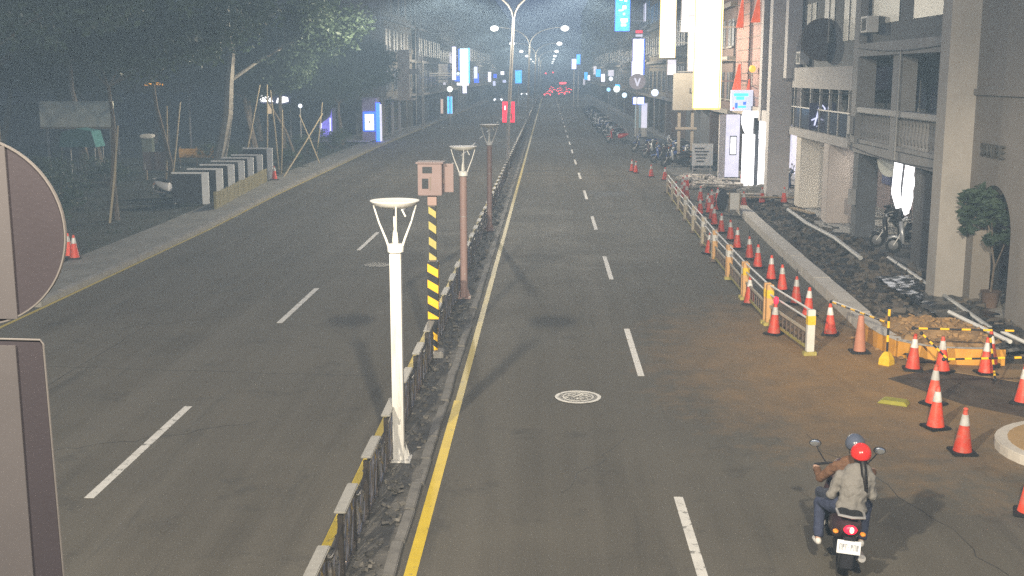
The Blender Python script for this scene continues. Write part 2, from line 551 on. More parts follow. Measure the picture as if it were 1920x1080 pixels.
# ------------------------------------------------------------------ median
med = structure(rough_sheet(-2.50,-1.70,-20,160,6,500, lambda x,y: 0.045+0.03*nz(x,y,2.2)+0.02*nz(x,y,6,5)).build('median', mat('median_gravel', (0.105,0.098,0.088), 0.95, var=0.45, scale=3.0, bump=0.8, bscale=22), smooth=True))
structure(strip([(-2.60,160),(-2.60,420)], [(-1.70,160),(-1.70,420)], 0.05).build('median', M['soil']))
ks = MB().box(-0.07, 0.01, -0.02, 0.07, 0.99, 0.085).build('kerb_stone', mat('old_kerb',(0.17,0.16,0.145),0.9,var=0.3,scale=3,bump=0.4,bscale=20), med, bevel=0.012, loc=(-1.72, 8, 0))
for k in range(1, 90):
    o = share(ks, med, (-1.72+random.uniform(-0.012,0.012), 8+k, random.uniform(-0.05,0.0)))
    o.rotation_euler.z = random.uniform(-0.02, 0.02); o.rotation_euler.y = random.uniform(-0.06, 0.06)
# rubble lying loose on the median
def chips(n, fx, size, name, m, label, zf, cat='rubble'):
    mb = MB()
    for k in range(n):
        x, y = fx()
        s = random.uniform(*size)
        rot = Matrix.Rotation(random.uniform(0,6.28),3,'Z') @ Matrix.Rotation(random.uniform(-0.8,0.8),3,'X')
        mb.cbox((x, y, zf(x,y)+s*0.25), (s*random.uniform(0.6,1.6), s*random.uniform(0.5,1.2), s*random.uniform(0.3,0.8)), rot)
    return tag(mb.build(name, m), label, cat, kind='stuff')
chips(900, lambda: (random.uniform(-2.5,-1.8), 10+random.random()**1.6*45), (0.02,0.07), 'loose_gravel', mat('gravel', (0.13,0.12,0.105), 0.9, var=0.5, scale=5), 'grey loose gravel strewn along the median strip', lambda x,y: 0.05)

# ------------------------------------------------------------------ manhole covers
def manhole(loc, label, painted):
    t = thing('manhole_cover', label, 'manhole cover', loc)
    iron = mat('cast_iron', (0.07,0.067,0.062), 0.55, 0.4, var=0.3, scale=12, bump=0.5, bscale=40)
    MB().lathe([(0.40,-0.02),(0.40,0.006),(0.0,0.006)], 40).build('plate', iron, t)
    def ring(r0, r1, z, name, m):
        n = 40; vs=[]; fs=[]
        for i in range(n):
            a=2*math.pi*i/n
            for r, zz in ((r0,z),(r1,z),(r1,z-0.006),(r0,z-0.006)):
                vs.append((r*math.cos(a), r*math.sin(a), zz))
        for i in range(n):
            a=4*i; b=4*((i+1)%n)
            for k in range(4):
                fs.append((a+k, a+(k+1)%4, b+(k+1)%4, b+k))
        return MB().add(vs,fs).build(name, m, t)
    pm = MW if painted else iron
    ring(0.335, 0.395, 0.011, 'rim', pm)
    if painted:
        ring(0.245, 0.268, 0.011, 'inner_ring', pm)
        mb = MB()
        for k in range(26):
            a = random.uniform(0,6.28); r = 0.21*math.sqrt(random.random())
            mb.cbox((r*math.cos(a), r*math.sin(a), 0.009), (random.uniform(0.03,0.11), random.uniform(0.018,0.035), 0.006), Matrix.Rotation(random.uniform(0,3.1),3,'Z'))
        mb.build('emblem', pm, t)
    else:
        ring(0.20, 0.23, 0.010, 'inner_ring', iron)
    return t
manhole((0.54, 19.47, 0.002), 'round manhole cover with white painted rings in the right carriageway', True)
manhole((-4.92, 33.5, 0.002), 'plain grey manhole cover in the left carriageway behind the white lamp post', False)
# ------------------------------------------------------------------ median fence
fence = thing('median_fence', 'long brown ornamental median fence with pale flat caps and steel hoops', 'fence', (-2.2, 0, 0))
MFD = mat('fence_brown', (0.058,0.050,0.045), 0.4, 0.4, var=0.25, scale=7)
MCAP = mat('pale_cap', (0.27,0.26,0.235), 0.5, var=0.2, scale=4)
MHOOP = mat('hoop_steel', (0.34,0.31,0.29), 0.25, 0.9, var=0.2, scale=9)
post0 = MB().box(-0.03,-0.03,0.0,0.03,0.03,0.80).build('post', MFD, None, bevel=0.005)
cap0 = MB().box(-0.065,-0.44,0.825,0.065,0.44,0.85).build('cap', MCAP, None, bevel=0.01)
def hoops(l, z0, z1, n):
    mb = MB()
    st = l/n
    for i in range(n):
        c = -l/2 + st*(i+0.5); a = st*0.40; zc=(z0+z1)/2; b=(z1-z0)/2
        mb.tube([(0.0, c+a*math.cos(t), zc+b*math.sin(t)) for t in [k*math.pi/6 for k in range(13)]], 0.010, 5, cap=False)
    return mb
hp0 = hoops(0.74, 0.12, 0.72, 2)
for q in (-0.25,0.0,0.25):
    hp0.tube([(0.012,q-0.11,0.13),(0.012,q+0.11,0.71)],0.010,5); hp0.tube([(-0.012,q+0.11,0.13),(-0.012,q-0.11,0.71)],0.010,5)
hp0.box(-0.02,-0.40,0.08,0.02,0.40,0.12); hp0.box(-0.02,-0.40,0.72,0.02,0.40,0.76)
hp0 = hp0.build('hoop_panel', MHOOP, None, smooth=True)
lp0 = hoops(0.80, 0.12, 0.55, 2)
lp0.box(-0.018,-0.43,0.08,0.018,0.43,0.12)
lp0 = lp0.build('hoop_panel', MHOOP, None, smooth=True)
rail0 = MB().tube([(0, -0.46+0.92*k/8, 0.70-0.14*math.sin(math.pi*k/8)) for k in range(9)], 0.020, 6).build('rail', MFD, None, smooth=True)
Y0, DY = 8.69, 1.80
for k in range(0, 66):
    y = Y0 + DY*k
    first = (k == 0)
    for o, ly in ((post0,-0.40),(post0,0.40),(cap0,0.0),(hp0,0.0),(rail0,0.90),(lp0,0.90)):
        if first and not (o is post0 and ly > 0):
            o.parent = fence; o.location = (0, y+ly, 0)
        else:
            c = share(o, fence, (random.uniform(-0.008,0.008), y+ly, 0))
            c.rotation_euler.x = random.uniform(-0.012,0.012)
mb = MB()
for k in range(66, 150):
    y = Y0 + DY*k
    mb.box(-0.05,y-0.45,0,0.05,y-0.35,0.8); mb.box(-0.05,y+0.35,0,0.05,y+0.45,0.8); mb.box(-0.08,y-0.44,0.815,0.08,y+0.44,0.85); mb.box(-0.02,y+0.45,0.5,0.02,y+1.25,0.58)
tag(mb.build('far_run', M['brown'], fence), kind='stuff')

def worn_paint(m):
    # grey rain streaks and small chips, fixed to the post
    nt = m.node_tree; b = nt.nodes['Principled BSDF']
    src = b.inputs['Base Color'].links[0].from_socket
    tc = nt.nodes.new('ShaderNodeTexCoord'); mp = nt.nodes.new('ShaderNodeMapping'); mp.inputs['Scale'].default_value = (14,14,1.1)
    n = nt.nodes.new('ShaderNodeTexNoise'); n.inputs['Scale'].default_value = 1.0; n.inputs['Detail'].default_value = 7; n.inputs['Roughness'].default_value = 0.75
    nt.links.new(tc.outputs['Object'], mp.inputs[0]); nt.links.new(mp.outputs[0], n.inputs['Vector'])
    mr = nt.nodes.new('ShaderNodeMapRange'); mr.inputs[1].default_value = 0.50; mr.inputs[2].default_value = 0.70; mr.inputs[4].default_value = 0.65
    nt.links.new(n.outputs[0], mr.inputs[0])
    mx = nt.nodes.new('ShaderNodeMix'); mx.data_type = 'RGBA'
    nt.links.new(mr.outputs[0], mx.inputs[0]); nt.links.new(src, mx.inputs[6]); mx.inputs[7].default_value = (0.25,0.235,0.21,1)
    nt.links.new(mx.outputs[2], b.inputs['Base Color'])
    return m
# ------------------------------------------------------------------ dish lamp posts on the median
def dish_lamp(loc, label, pm, side):
    t = thing('garden_lamp_post', label, 'lamp post', loc, 0, 'dish lamp posts on the median')
    MB().box(-0.17,-0.17,0.04,0.17,0.17,0.075).build('base_plate', pm, t, bevel=0.008)
    mb = MB()
    for sx in (-1,1):
        for sy in (-1,1):
            mb.add([(sx*0.085,sy*0.085,0.07),(sx*0.15,sy*0.085,0.07),(sx*0.085,sy*0.15,0.07),(sx*0.085,sy*0.085,0.28)], [(0,1,3),(0,3,2),(0,2,1),(1,2,3)])
    mb.build('gusset', pm, t)
    n = 16 if side else 4
    r = 0.092 if side else 0.108
    prof = [(r,0.07),(r,3.02)]
    mbp = MB(); mbp.T = Matrix.Rotation(math.pi/4,4,'Z') if not side else None
    mbp.lathe(prof, n).build('pole', pm, t, smooth=side)
    dw = 0.05
    fy = -0.097 if side else -0.0815
    ad = MB().box(-dw,fy,0.45,dw,fy+0.02,0.85).build('access_door', pm, t, bevel=0.002)
    bx('latch', M['galv'], ad, dw-0.022,fy-0.005,0.63,dw-0.01,fy-0.0002,0.67)
    for bxx in (-0.13,0.13):
        for byy in (-0.13,0.13):
            MB().lathe([(0.018,0.075),(0.018,0.1),(0.0,0.105)],6,(bxx,byy,0)).build('bolt', M['galv'], t)
    MB().lathe([(r*1.012,2.05),(r*1.012,2.062)],n).build('seam', M['galv'], t) if side else None
    MB().lathe([(0.075,3.02),(0.11,3.04),(0.115,3.11),(0.09,3.15),(0.0,3.155)], 20).build('collar', M['white'], t, smooth=True)
    MB().lathe([(0.035,3.15),(0.043,3.19),(0.033,3.30),(0.012,3.39),(0.0,3.395)], 12).build('bulb', mat('frosted_glass', (0.80,0.78,0.70), 0.35, var=0.04), t, smooth=True)
    for a in (0.12, 0.12+math.pi, 1.75, 1.75+math.pi) if not side else (0.1, 0.1+math.pi, 1.7, 1.7+math.pi):
        ca, sa = math.cos(a), math.sin(a)
        MB().tube([(0.085*ca,0.085*sa,3.08),(0.13*ca,0.13*sa,3.22),(0.22*ca,0.22*sa,3.45),(0.29*ca,0.29*sa,3.685)], [0.016,0.015,0.012,0.010], 6).build('arm', M['white'], t, smooth=True)
    MB().lathe([(0.0,3.635),(0.12,3.64),(0.22,3.66),(0.30,3.70),(0.338,3.742),(0.338,3.75),(0.31,3.745),(0.20,3.735),(0.0,3.73)], 36).build('dish', M['white'], t, smooth=True)
    MB().tube([(0.10,-0.12,3.66),(0.17,-0.2,3.55)], 0.012, 5).build('bracket', M['white'], t)
    return t
MPOST = mat('post_white', (0.56,0.55,0.52), 0.5, var=0.10, scale=2.0, col2=(0.66,0.65,0.63), stretch=(6,6,0.7), bump=0.08, bscale=30)
dish_lamp((-2.09,15.94,0), 'white square lamp post with dish reflector, nearest on the median', worn_paint(MPOST), False)
dish_lamp((-2.04,28.3,0), 'dusty pink round lamp post with white dish behind the striped post', M['pinkmetal'], True)
dish_lamp((-2.03,40.9,0), 'farthest pink lamp post with white dish on the median', M['pinkmetal'], True)

# ------------------------------------------------------------------ striped equipment post
t = thing('equipment_post', 'yellow and black striped post carrying a pinkish grey metal box', 'post', (-2.19, 22.2, 0))
MB().box(-0.19,-0.19,0.03,0.19,0.19,0.17).build('footing', M['concrete'], t, bevel=0.02)
MB().box(-0.06,-0.06,0.17,0.06,0.06,3.20).build('pole', M['brown'], t, bevel=0.006)
MB().box(-0.085,-0.085,3.0,0.085,0.085,3.2).build('bracket', M['pinkmetal'], t, bevel=0.006)
MY2 = mat('reflective_yellow', (0.85,0.50,0.02), 0.4, var=0.08, scale=8)
MYd = mat('dull_yellow', (0.40,0.34,0.10), 0.6, var=0.2, scale=8)
def sleeve(z0, z1, w, ymat, pitch, sl):
    bx('sleeve', M['blackpl'], t, -w,-w,z0,w,w,z1)
    z = z0
    g = w + 0.004
    while z < z1 - pitch*0.3:
        a, b = z, min(z+pitch*0.5, z1)
        # a slanted band on the front and one on each side
        def sl_(za, zb):
            return min(max(za, z0), z1), min(max(zb, z0), z1)
        vs = []
        for (x, y, k) in ((-g,-g,0),(g,-g,1),(g,g,0),(-g,g,1)):
            za, zb = sl_(a - k*sl, b - k*sl)
            vs += [(x,y,za),(x,y,zb)]
        fs = [(2*i, (2*i+2)%8, (2*i+3)%8, 2*i+1) for i in range(4)]
        MB().add(vs, fs).build('stripe', ymat, t)
        z += pitch
sleeve(0.18, 0.80, 0.068, MY2, 0.27, 0.10)
sleeve(0.80, 1.92, 0.098, MY2, 0.31, 0.12)
sleeve(1.95, 2.98, 0.066, MYd, 0.30, 0.10)
MPB = mat('box_paint', (0.205,0.145,0.142), 0.5, var=0.1, scale=2)
b = MB().box(-0.25,-0.22,3.2,0.20,0.22,3.80).build('box', MPB, t, bevel=0.012)
MB().box(-0.285,-0.26,3.80,0.235,0.26,3.825).build('lid', MPB, b, bevel=0.006)
bx('window', M['glass'], b, -0.16,-0.228,3.62,0.02,-0.221,3.74)
bx('window', M['glass'], b, -0.17,-0.228,3.33,-0.05,-0.221,3.52)
bx('badge', M['brown'], b, -0.03,-0.228,3.30,0.0,-0.221,3.55)
MB().box(0.215,0.05,3.24,0.40,0.09,3.78).build('side_panel', MPB, t, bevel=0.006)
bx('strut', M['brown'], t, 0.19,0.06,3.4,0.22,0.08,3.5)

# ------------------------------------------------------------------ street lamps with their light
def lamp_optics(ld):
    # road-lamp optics: little straight down, most at 60-72 degrees, hardly any above the horizon
    ld.use_nodes = True
    nt = ld.node_tree
    em = nt.nodes['Emission']
    tc = nt.nodes.new('ShaderNodeTexCoord')
    sp = nt.nodes.new('ShaderNodeSeparateXYZ')
    nt.links.new(tc.outputs['Normal'], sp.inputs[0])
    neg = nt.nodes.new('ShaderNodeMath'); neg.operation = 'MULTIPLY'; neg.inputs[1].default_value = LAMP_SIGN
    nt.links.new(sp.outputs[2], neg.inputs[0])
    cu = nt.nodes.new('ShaderNodeFloatCurve')
    mp = nt.nodes.new('ShaderNodeMapRange')
    mp.inputs[1].default_value = -1; mp.inputs[2].default_value = 1
    nt.links.new(neg.outputs[0], mp.inputs[0])
    nt.links.new(mp.outputs[0], cu.inputs['Value'])
    c = cu.mapping.curves[0]
    pts = [(-1,0.04),(-0.25,0.09),(-0.02,0.19),(0.06,0.30),(0.14,0.50),(0.26,0.95),(0.36,0.84),(0.45,0.58),(0.6,0.34),(0.8,0.20),(1.0,0.14)]
    c.points[0].location = ((pts[0][0]+1)/2, pts[0][1]); c.points[1].location = (1.0, pts[-1][1])
    for a, v in pts[1:-1]:
        c.points.new((a+1)/2, v)
    cu.mapping.update()
    nt.links.new(cu.outputs[0], em.inputs['Strength'])

def street_lamp(y, x, label, lean=0.0, light=1.0, seg=10):
    t = thing('street_lamp', label, 'street lamp', (x, y, 0.05), 0, 'twin arm street lamps along the median')
    MB().tube([(0,0,0),(lean*0.06,0,0.5),(lean*0.5,0,4.2),(lean,0,8.4)], [0.13,0.115,0.095,0.072], seg).build('pole', M['galv'], t, smooth=True)
    MB().lathe([(0.22,0.0),(0.22,0.05),(0.15,0.09),(0.14,0.35),(0.0,0.36)], 12).build('base', M['galv'], t)
    for s in (-1, 1):
        pts = [(lean, 0, 8.35)] + [(lean + s*3.3*u**1.75, 0, 8.35 + 1.75*(1-(1-u)**1.9)) for u in (0.12,0.25,0.4,0.55,0.7,0.85,1.0)]
        MB().tube(pts, [0.06]*4+[0.05]*2+[0.04]*2, 8).build('arm', M['galv'], t, smooth=True)
        hx = lean + s*3.55
        hd = MB().loft([(-0.15,hx,10.10,0.02,0.02),(-0.12,hx,10.11,0.40,0.05),(0,hx,10.12,0.42,0.07),(0.12,hx,10.11,0.40,0.05),(0.15,hx,10.10,0.02,0.02)], 14).build('lamp_head', M['galv'], t, smooth=True)
        MB().ell((hx,0,9.98), (0.42,0.36,0.27), 14, 10).build('lens', emit('street_lens', (1,0.97,0.92), 9.0), hd, smooth=True)
        if light:
            ld = bpy.data.lights.new('lamp_bulb', 'POINT')
            ld.energy = LAMP_W*light
            ld.color = LAMP_COL
            ld.shadow_soft_size = 0.22
            lamp_optics(ld)
            lo = bpy.data.objects.new('lamp_bulb', ld)
            C.objects.link(lo)
            lo.parent = t
            lo.location = (hx, 0, 9.50)
    return t
street_lamp(64.7, -2.3, 'nearest tall twin arm street lamp, its pole crossing the red lit sign', 0.42, 0.55)
street_lamp(0.6, -2.3, 'twin arm street lamp beside the camera that lights the near road', 0.3)
for i, (y, lb) in enumerate(((121,'second twin arm street lamp beyond the last pink lamp post'),(180,'third twin arm street lamp down the avenue'),(240,'fourth twin arm street lamp down the avenue'),(300,'fifth twin arm street lamp down the avenue'),(362,'sixth twin arm street lamp down the avenue'),(425,'seventh twin arm street lamp, small and far down the avenue'),(490,'eighth twin arm street lamp, one of the farthest'))):
    street_lamp(y, -2.1, lb, 0.2, 0.24 if y < 310 else 0.0, 8)

# red lit sign board behind the first tall pole
t = thing('lit_sign', 'tall red illuminated sign on the median behind the street lamp pole', 'sign', (-2.2, 66.5, 0))
bx('panel', E_['red'], t, -0.36,-0.05,2.80,0.33,0.05,3.95)
bx('frame', M['brown'], t, -0.40,-0.03,2.76,0.37,0.07,2.80)
bx('post', M['galv'], t, -0.04,0.0,0.05,0.04,0.06,2.76)
bx('lettering', E_['white'], t, -0.24,-0.06,3.5,-0.18,-0.05,3.72)
bx('lettering', M['brown'], t, 0.13,-0.06,2.95,0.2,-0.05,3.3)

# ------------------------------------------------------------------ road sign seen from behind, close on the left
MSB = mat('sign_back', (0.040,0.0345,0.042), 0.55, 0.15, var=0.08, scale=1.5, bump=0.05, bscale=60)
MSR = mat('sign_rim', (0.13,0.12,0.118), 0.6, 0.2, var=0.1, scale=6)
MSL = mat('sign_lit_strip', (0.090,0.083,0.088), 0.5, 0.2, var=0.06, scale=3)  # strip of light across the sign backs, put in as a paler colour
t = thing('road_sign', 'grey backs of a round sign and a rectangular plate at the left edge', 'road sign', (-1.968, 3.92, 0))
def disc(r, y0, y1, z, n=64):
    return [(r*math.cos(2*math.pi*i/n), z + r*math.sin(2*math.pi*i/n)) for i in range(n)]
rs = MB().prism(disc(0.325,0,0,4.912), 0.0, 0.006).build('round_plate', MSB, t)
n = 64; vs=[]; fs=[]
for i in range(n):
    a=2*math.pi*i/n
    for r, y in ((0.3225,-0.004),(0.3275,-0.004),(0.3275,0.010),(0.3225,0.010)):
        vs.append((r*math.cos(a), y, 4.912+r*math.sin(a)))
for i in range(n):
    a=4*i; b2=4*((i+1)%n)
    for k in range(4): fs.append((a+k,a+(k+1)%4,b2+(k+1)%4,b2+k))
MB().add(vs,fs).build('rim', MSR, rs)
MB().box(0.02,-0.006,4.61,0.14,-0.001,5.205).build('lit_strip', MSL, rs)  # lit part of the plate, laid on as a thin paler sheet
rp = MB().prism([(-0.32,3.30),(0.24,3.30),(0.222,4.52),(0.212,4.535),(-0.32,4.545)], 0.0, 0.006).build('rectangular_plate', MSB, t)
MB().tube([(0.24,-0.001,3.30),(0.222,-0.001,4.52),(0.212,-0.001,4.535),(-0.32,-0.001,4.545)], 0.0036, 6).build('rim', MSR, rp)
MB().box(0.0,-0.006,3.32,0.125,-0.001,4.515).build('lit_strip', MSL, rp)
MB().tube([(-0.42,0.0,0.0),(-0.42,0.0,5.35)], 0.045, 14).build('pole', M['galv'], t, smooth=True)
for z in (4.75, 5.08, 4.35, 3.6):
    MB().box(-0.44,-0.02,z-0.015,-0.1,-0.008,z+0.015).build('bracket', M['galv'], t)
# ------------------------------------------------------------------ trees on the left
def leaf_mat(name, c1, c2):
    m = mat(name, c1, 0.55, var=0.25, scale=0.9, col2=c2, spec=0.25)
    nt = m.node_tree
    b = nt.nodes['Principled BSDF']
    src = b.inputs['Base Color'].links[0].from_socket
    tr = nt.nodes.new('ShaderNodeBsdfTranslucent')
    nt.links.new(src, tr.inputs[0])
    mx = nt.nodes.new('ShaderNodeMixShader'); mx.inputs[0].default_value = 0.35
    out = nt.nodes['Material Output']
    nt.links.new(b.outputs[0], mx.inputs[1]); nt.links.new(tr.outputs[0], mx.inputs[2]); nt.links.new(mx.outputs[0], out.inputs[0])
    return m
ML = [leaf_mat('leaf_dark', (0.042,0.070,0.046), (0.075,0.112,0.066)), leaf_mat('leaf_mid', (0.036,0.060,0.040), (0.066,0.098,0.056)), leaf_mat('leaf_deep', (0.028,0.048,0.034), (0.050,0.078,0.050))]

def leaves_mesh(centres, radii, n, size, mname, m, flat=0.75):
    k = len(centres)
    centres = np.array(centres); radii = np.array(radii)
    w = radii**2; w = w/w.sum()
    idx = rng.choice(k, n, p=w)
    d = rng.normal(size=(n,3)); d /= np.linalg.norm(d,axis=1)[:,None]
    rr = rng.random(n)**0.45
    p = centres[idx] + d*(rr*radii[idx])[:,None]*np.array([1,1,flat])
    a = rng.normal(size=(n,3)); a[:,2] *= 0.6; a /= np.linalg.norm(a,axis=1)[:,None]
    b = np.cross(a, rng.normal(size=(n,3))); b /= np.linalg.norm(b,axis=1)[:,None]
    s = rng.uniform(size[0], size[1], n)[:,None]
    L, Wd = a*s, b*s*0.42
    v = np.stack([p-L, p+Wd*1.0, p+L, p-Wd], axis=1).reshape(-1,3)
    me = bpy.data.meshes.new(mname)
    me.vertices.add(4*n); me.vertices.foreach_set('co', v.ravel().astype(np.float32))
    me.loops.add(4*n); me.loops.foreach_set('vertex_index', np.arange(4*n, dtype=np.int32))
    me.polygons.add(n); me.polygons.foreach_set('loop_start', np.arange(0,4*n,4,dtype=np.int32)); me.polygons.foreach_set('loop_total', np.full(n,4,dtype=np.int32))
    me.materials.append(m); me.update(); me.validate()
    return me

def tree_meshes(seed, H, r0, spread, n, m, bark, low=0.60, size=(0.10,0.22)):
    random.seed(seed)
    mb = MB(); tips = []
    def limb(p, d, l, r, depth):
        pts = [p]; rs = [r]
        q = Vector(p); dd = Vector(d)
        for k in range(4):
            dd = (dd + Vector((random.uniform(-.22,.22), random.uniform(-.22,.22), random.uniform(-.05,.16)))).normalized()
            q = q + dd*l/4
            pts.append(q.copy()); rs.append(r*(1-0.13*(k+1)))
        mb.tube(pts, rs, 7 if depth < 2 else 5, cap=False)
        if depth >= 1:
            tips.append(pts[-1]); tips.append(pts[2])
        if depth < 3:
            for k in range(3 if depth else 5):
                a = random.uniform(0,6.28)
                e = (dd*0.55 + Vector((math.cos(a), math.sin(a), random.uniform(0.0,0.5)))).normalized()
                limb(pts[random.choice((2,3,4))] if depth else pts[random.choice((3,4,4))], e, l*random.uniform(0.5,0.75), rs[-1]*0.62, depth+1)
    limb(Vector((0,0,-0.1)), Vector((random.uniform(-.06,.06),random.uniform(-.06,.06),1)), H*low, r0, 0)
    tr = mb.build('trunk', bark, None, smooth=True)
    cs = []; rd = []
    for p in tips:
        for k in range(2):
            cs.append((p.x*spread+random.uniform(-.5,.5), p.y*spread+random.uniform(-.5,.5), p.z+random.uniform(-.5,.7))); rd.append(random.uniform(0.6,1.25))
            if cs[-1][2] < low*H*0.86: cs.pop(); rd.pop()
    me = leaves_mesh(cs, rd, n, size, 'crown', m)
    cr = bpy.data.objects.new('crown', me); C.objects.link(cr)
    return tr, cr
PRO = [tree_meshes(11, 10.5, 0.24, 1.3, 20000, ML[0], M['bark']), tree_meshes(23, 11.5, 0.38, 1.3, 22000, ML[1], M['palebark']),
       tree_meshes(35, 9.5, 0.14, 1.2, 14000, ML[0], M['bark']), tree_meshes(48, 12.5, 0.3, 1.35, 24000, ML[0], M['bark']),
       tree_meshes(61, 11.5, 0.26, 1.35, 22000, ML[2], M['bark'], low=0.40)]
used = set()
def tree(kind, loc, rz, sc, label, group=None, name='street_tree'):
    t = thing(name, label, 'tree', loc, rz, group)
    t.scale = (sc,sc,sc)
    for o in PRO[kind]:
        if kind in used:
            o = o.copy(); C.objects.link(o)
        o.parent = t
    used.add(kind)
    return t
G = 'street trees on the left verge'
tree(4, (-26.5,69.0,0.1), 3.3, 0.85, 'low crowned tree behind the utility cabinet', G)
tree(4, (-20.8,82.0,0.1), 2.2, 0.8, 'low crowned tree left of the violet lit tent', G)
tree(4, (-33.0,70.0,0.1), 0.7, 1.0, 'low crowned tree far back between billboard and shop canopy', G)
tree(4, (-15.9,91.0,0.1), 4.9, 0.72, 'low dense tree just left of the blue lit kiosk', G)
tree(3, (-30.0,56.0,0.1), 4.0, 1.05, 'broad dark tree far back behind the pale billboard', G)
tree(4, (-31.0,92.0,0.1), 1.0, 1.1, 'broad dark tree at the back of the verge, left of the shop canopy', G)
tree(0, (-18.6,35.5,0.1), 0.3, 0.95, 'dark trunked tree rising behind the round sign plate', G)
tree(2, (-16.0,42.9,0.1), 1.1, 0.95, 'slim young tree between the round sign plate and the parked scooter', G)
tree(3, (-22.5,47.0,0.1), 2.1, 0.95, 'big dark tree spreading over the pale billboard', G)
tree(2, (-17.6,54.5,0.1), 3.9, 1.0, 'slim tree just behind the parked scooter on the verge', G)
tree(1, (-18.3,64.5,0.1), 0.6, 1.0, 'thick pale trunked tree behind the striped black and white panels', G)
tree(4, (-18.9,76.0,0.1), 4.4, 0.95, 'dark tree with bamboo stakes beyond the striped panels', G)
tree(4, (-19.6,87.0,0.1), 5.2, 0.95, 'tall dark tree standing before the violet lit tent', G)
tree(0, (-24.5,62.0,0.1), 2.8, 1.0, 'dark tree deep in the verge left of the pale trunked tree', G)
tree(4, (-25.5,78.0,0.1), 1.9, 1.0, 'dark tree deep in the verge behind the orange tape', G)
tree(3, (-28.0,40.0,0.1), 0.2, 1.0, 'dark tree at the far left behind the round sign', G)
tree(4, (-23.5,96.0,0.1), 3.2, 1.1, 'tree standing behind the white lit shop awnings', G)
tree(4, (-18.6,100.0,0.2), 0.9, 1.0, 'last tree of the verge beside the blue lit kiosk', G)
tree(2, (-15.6,72.5,0.1), 2.6, 0.74, 'slim young tree at the pavement edge beyond the lone cone', G)

# support stakes of the young trees: each stake is a loose pole leaning on the trunk
def stake(a, b, r, label):
    o = MB().tube([a, ((a[0]+b[0])/2+0.03,(a[1]+b[1])/2,(a[2]+b[2])/2), b], [r, r*0.95, r*0.85], 7).build('tree_stake', M['bamboo'], None, smooth=True)
    tag(o, label, 'stake', 'bamboo stakes propping the trees')
for a, b, lb in (((-15.95,42.0,0),(-15.75,42.9,3.6),'bamboo stake leaning on the slim tree nearest the round sign'),
                 ((-17.2,52.9,0),(-17.0,54.4,4.2),'bamboo stake upright behind the parked scooter'),
                 ((-18.4,56.0,0),(-17.7,54.6,4.0),'bamboo stake slanting behind the parked scooter'),
                 ((-16.55,63.0,0),(-15.55,63.8,4.9),'bold pale stake slanting right above the striped panels'),
                 ((-15.45,64.2,0),(-15.35,64.6,4.9),'upright stake right of the bold slanting stake'),
                 ((-14.9,64.8,0),(-15.25,64.9,4.6),'rightmost stake above the striped panels'),
                 ((-14.35,62.8,0),(-14.25,63.2,3.6),'thin upright stake behind the lone cone'),
                 ((-14.0,61.5,0),(-13.1,68.5,3.2),'long slanting stake right of the lone cone'),
                 ((-13.9,71.5,0),(-15.3,72.5,3.0),'stake leaning left on the slim tree at the pavement edge'),
                 ((-15.6,79.0,0),(-15.2,79.6,3.6),'thin stake in front of the violet lit tent')):
    stake(a, b, 0.045, lb)

# bushes on the verge
def bush(loc, rx, rz, n, m, label, name='bush'):
    t = thing(name, label, 'bush', loc, random.uniform(0,6), 'low bushes under the trees')
    cs=[]; rd=[]; mb = MB()
    for k in range(16):
        a=random.uniform(0,6.28); r=rx*math.sqrt(random.random())*0.8
        cs.append((r*math.cos(a), r*math.sin(a), rz*random.uniform(0.3,0.85))); rd.append(random.uniform(0.25,0.45)*rz)
        if k < 7: mb.tube([(0.1*math.cos(a),0.1*math.sin(a),-0.05),(r*0.6*math.cos(a),r*0.6*math.sin(a),rz*0.4),(cs[-1][0],cs[-1][1],cs[-1][2])], [0.03,0.02,0.01], 5)
    mb.build('stem', M['bark'], t)
    cr = bpy.data.objects.new('foliage', leaves_mesh(cs, rd, n, (0.05,0.12), 'foliage', m)); C.objects.link(cr); cr.parent = t
for loc, rx, rz, lb in (((-17.2,38.6,0.1),1.3,1.0,'dark bush right beside the round sign plate'),((-20.5,48.5,0.1),1.8,1.5,'broad bush below the teal tarpaulin'),((-19.0,44.0,0.1),1.5,1.1,'bush left of the slim young tree'),
                        ((-21.5,57,0.1),1.7,1.4,'bush left of the brown notice board'),((-16.9,59.5,0.1),1.0,0.9,'small bush behind the striped panels'),((-15.6,70,0.1),1.2,0.9,'bush behind the lone cone on the pavement edge'),
                        ((-15.9,78,0.1),1.5,1.3,'bush in front of the violet lit tent'),((-15.6,86,0.1),1.5,1.5,'round bush just left of the blue lit kiosk'),((-19.5,70,0.1),1.6,1.2,'bush under the thick pale tree'),
                        ((-24,54,0.1),2.0,1.6,'bush below the pale billboard')):
    bush(loc, rx, rz, 1500, ML[1], lb)

# ------------------------------------------------------------------ things standing on the left verge
t = thing('billboard', 'wide pale cream billboard on posts among the trees', 'billboard', (-24.9,62,0))
MB().box(-2.0,-0.06,2.72,1.95,0.06,4.05).build('panel', mat('cream_board', (0.72,0.72,0.62), 0.7, var=0.12, scale=1), t, bevel=0.01)
for x in (-1.7,0,1.7): bx('post', M['galv'], t, x-0.05,0.06,0,x+0.05,0.16,4.0)
bx('lower_edge', M['wood'], t, -2.0,-0.09,2.62,1.95,0.05,2.71)
t = thing('shop_awning', 'orange lit awning strip above the pale billboard', 'awning', (-26.3,78,0))
bx('canopy', mat('awning_dark', (0.10,0.05,0.04),0.8), t, -2.6,-0.5,4.3,2.6,0.6,4.9)
bx('light_strip', E_['amber'], t, -0.2,-0.55,4.75,1.0,-0.51,4.92)
bx('light_strip', emit('dim_amber',(1,0.6,0.25),0.6), t, -2.2,-0.55,4.95,-0.9,-0.51,5.15)
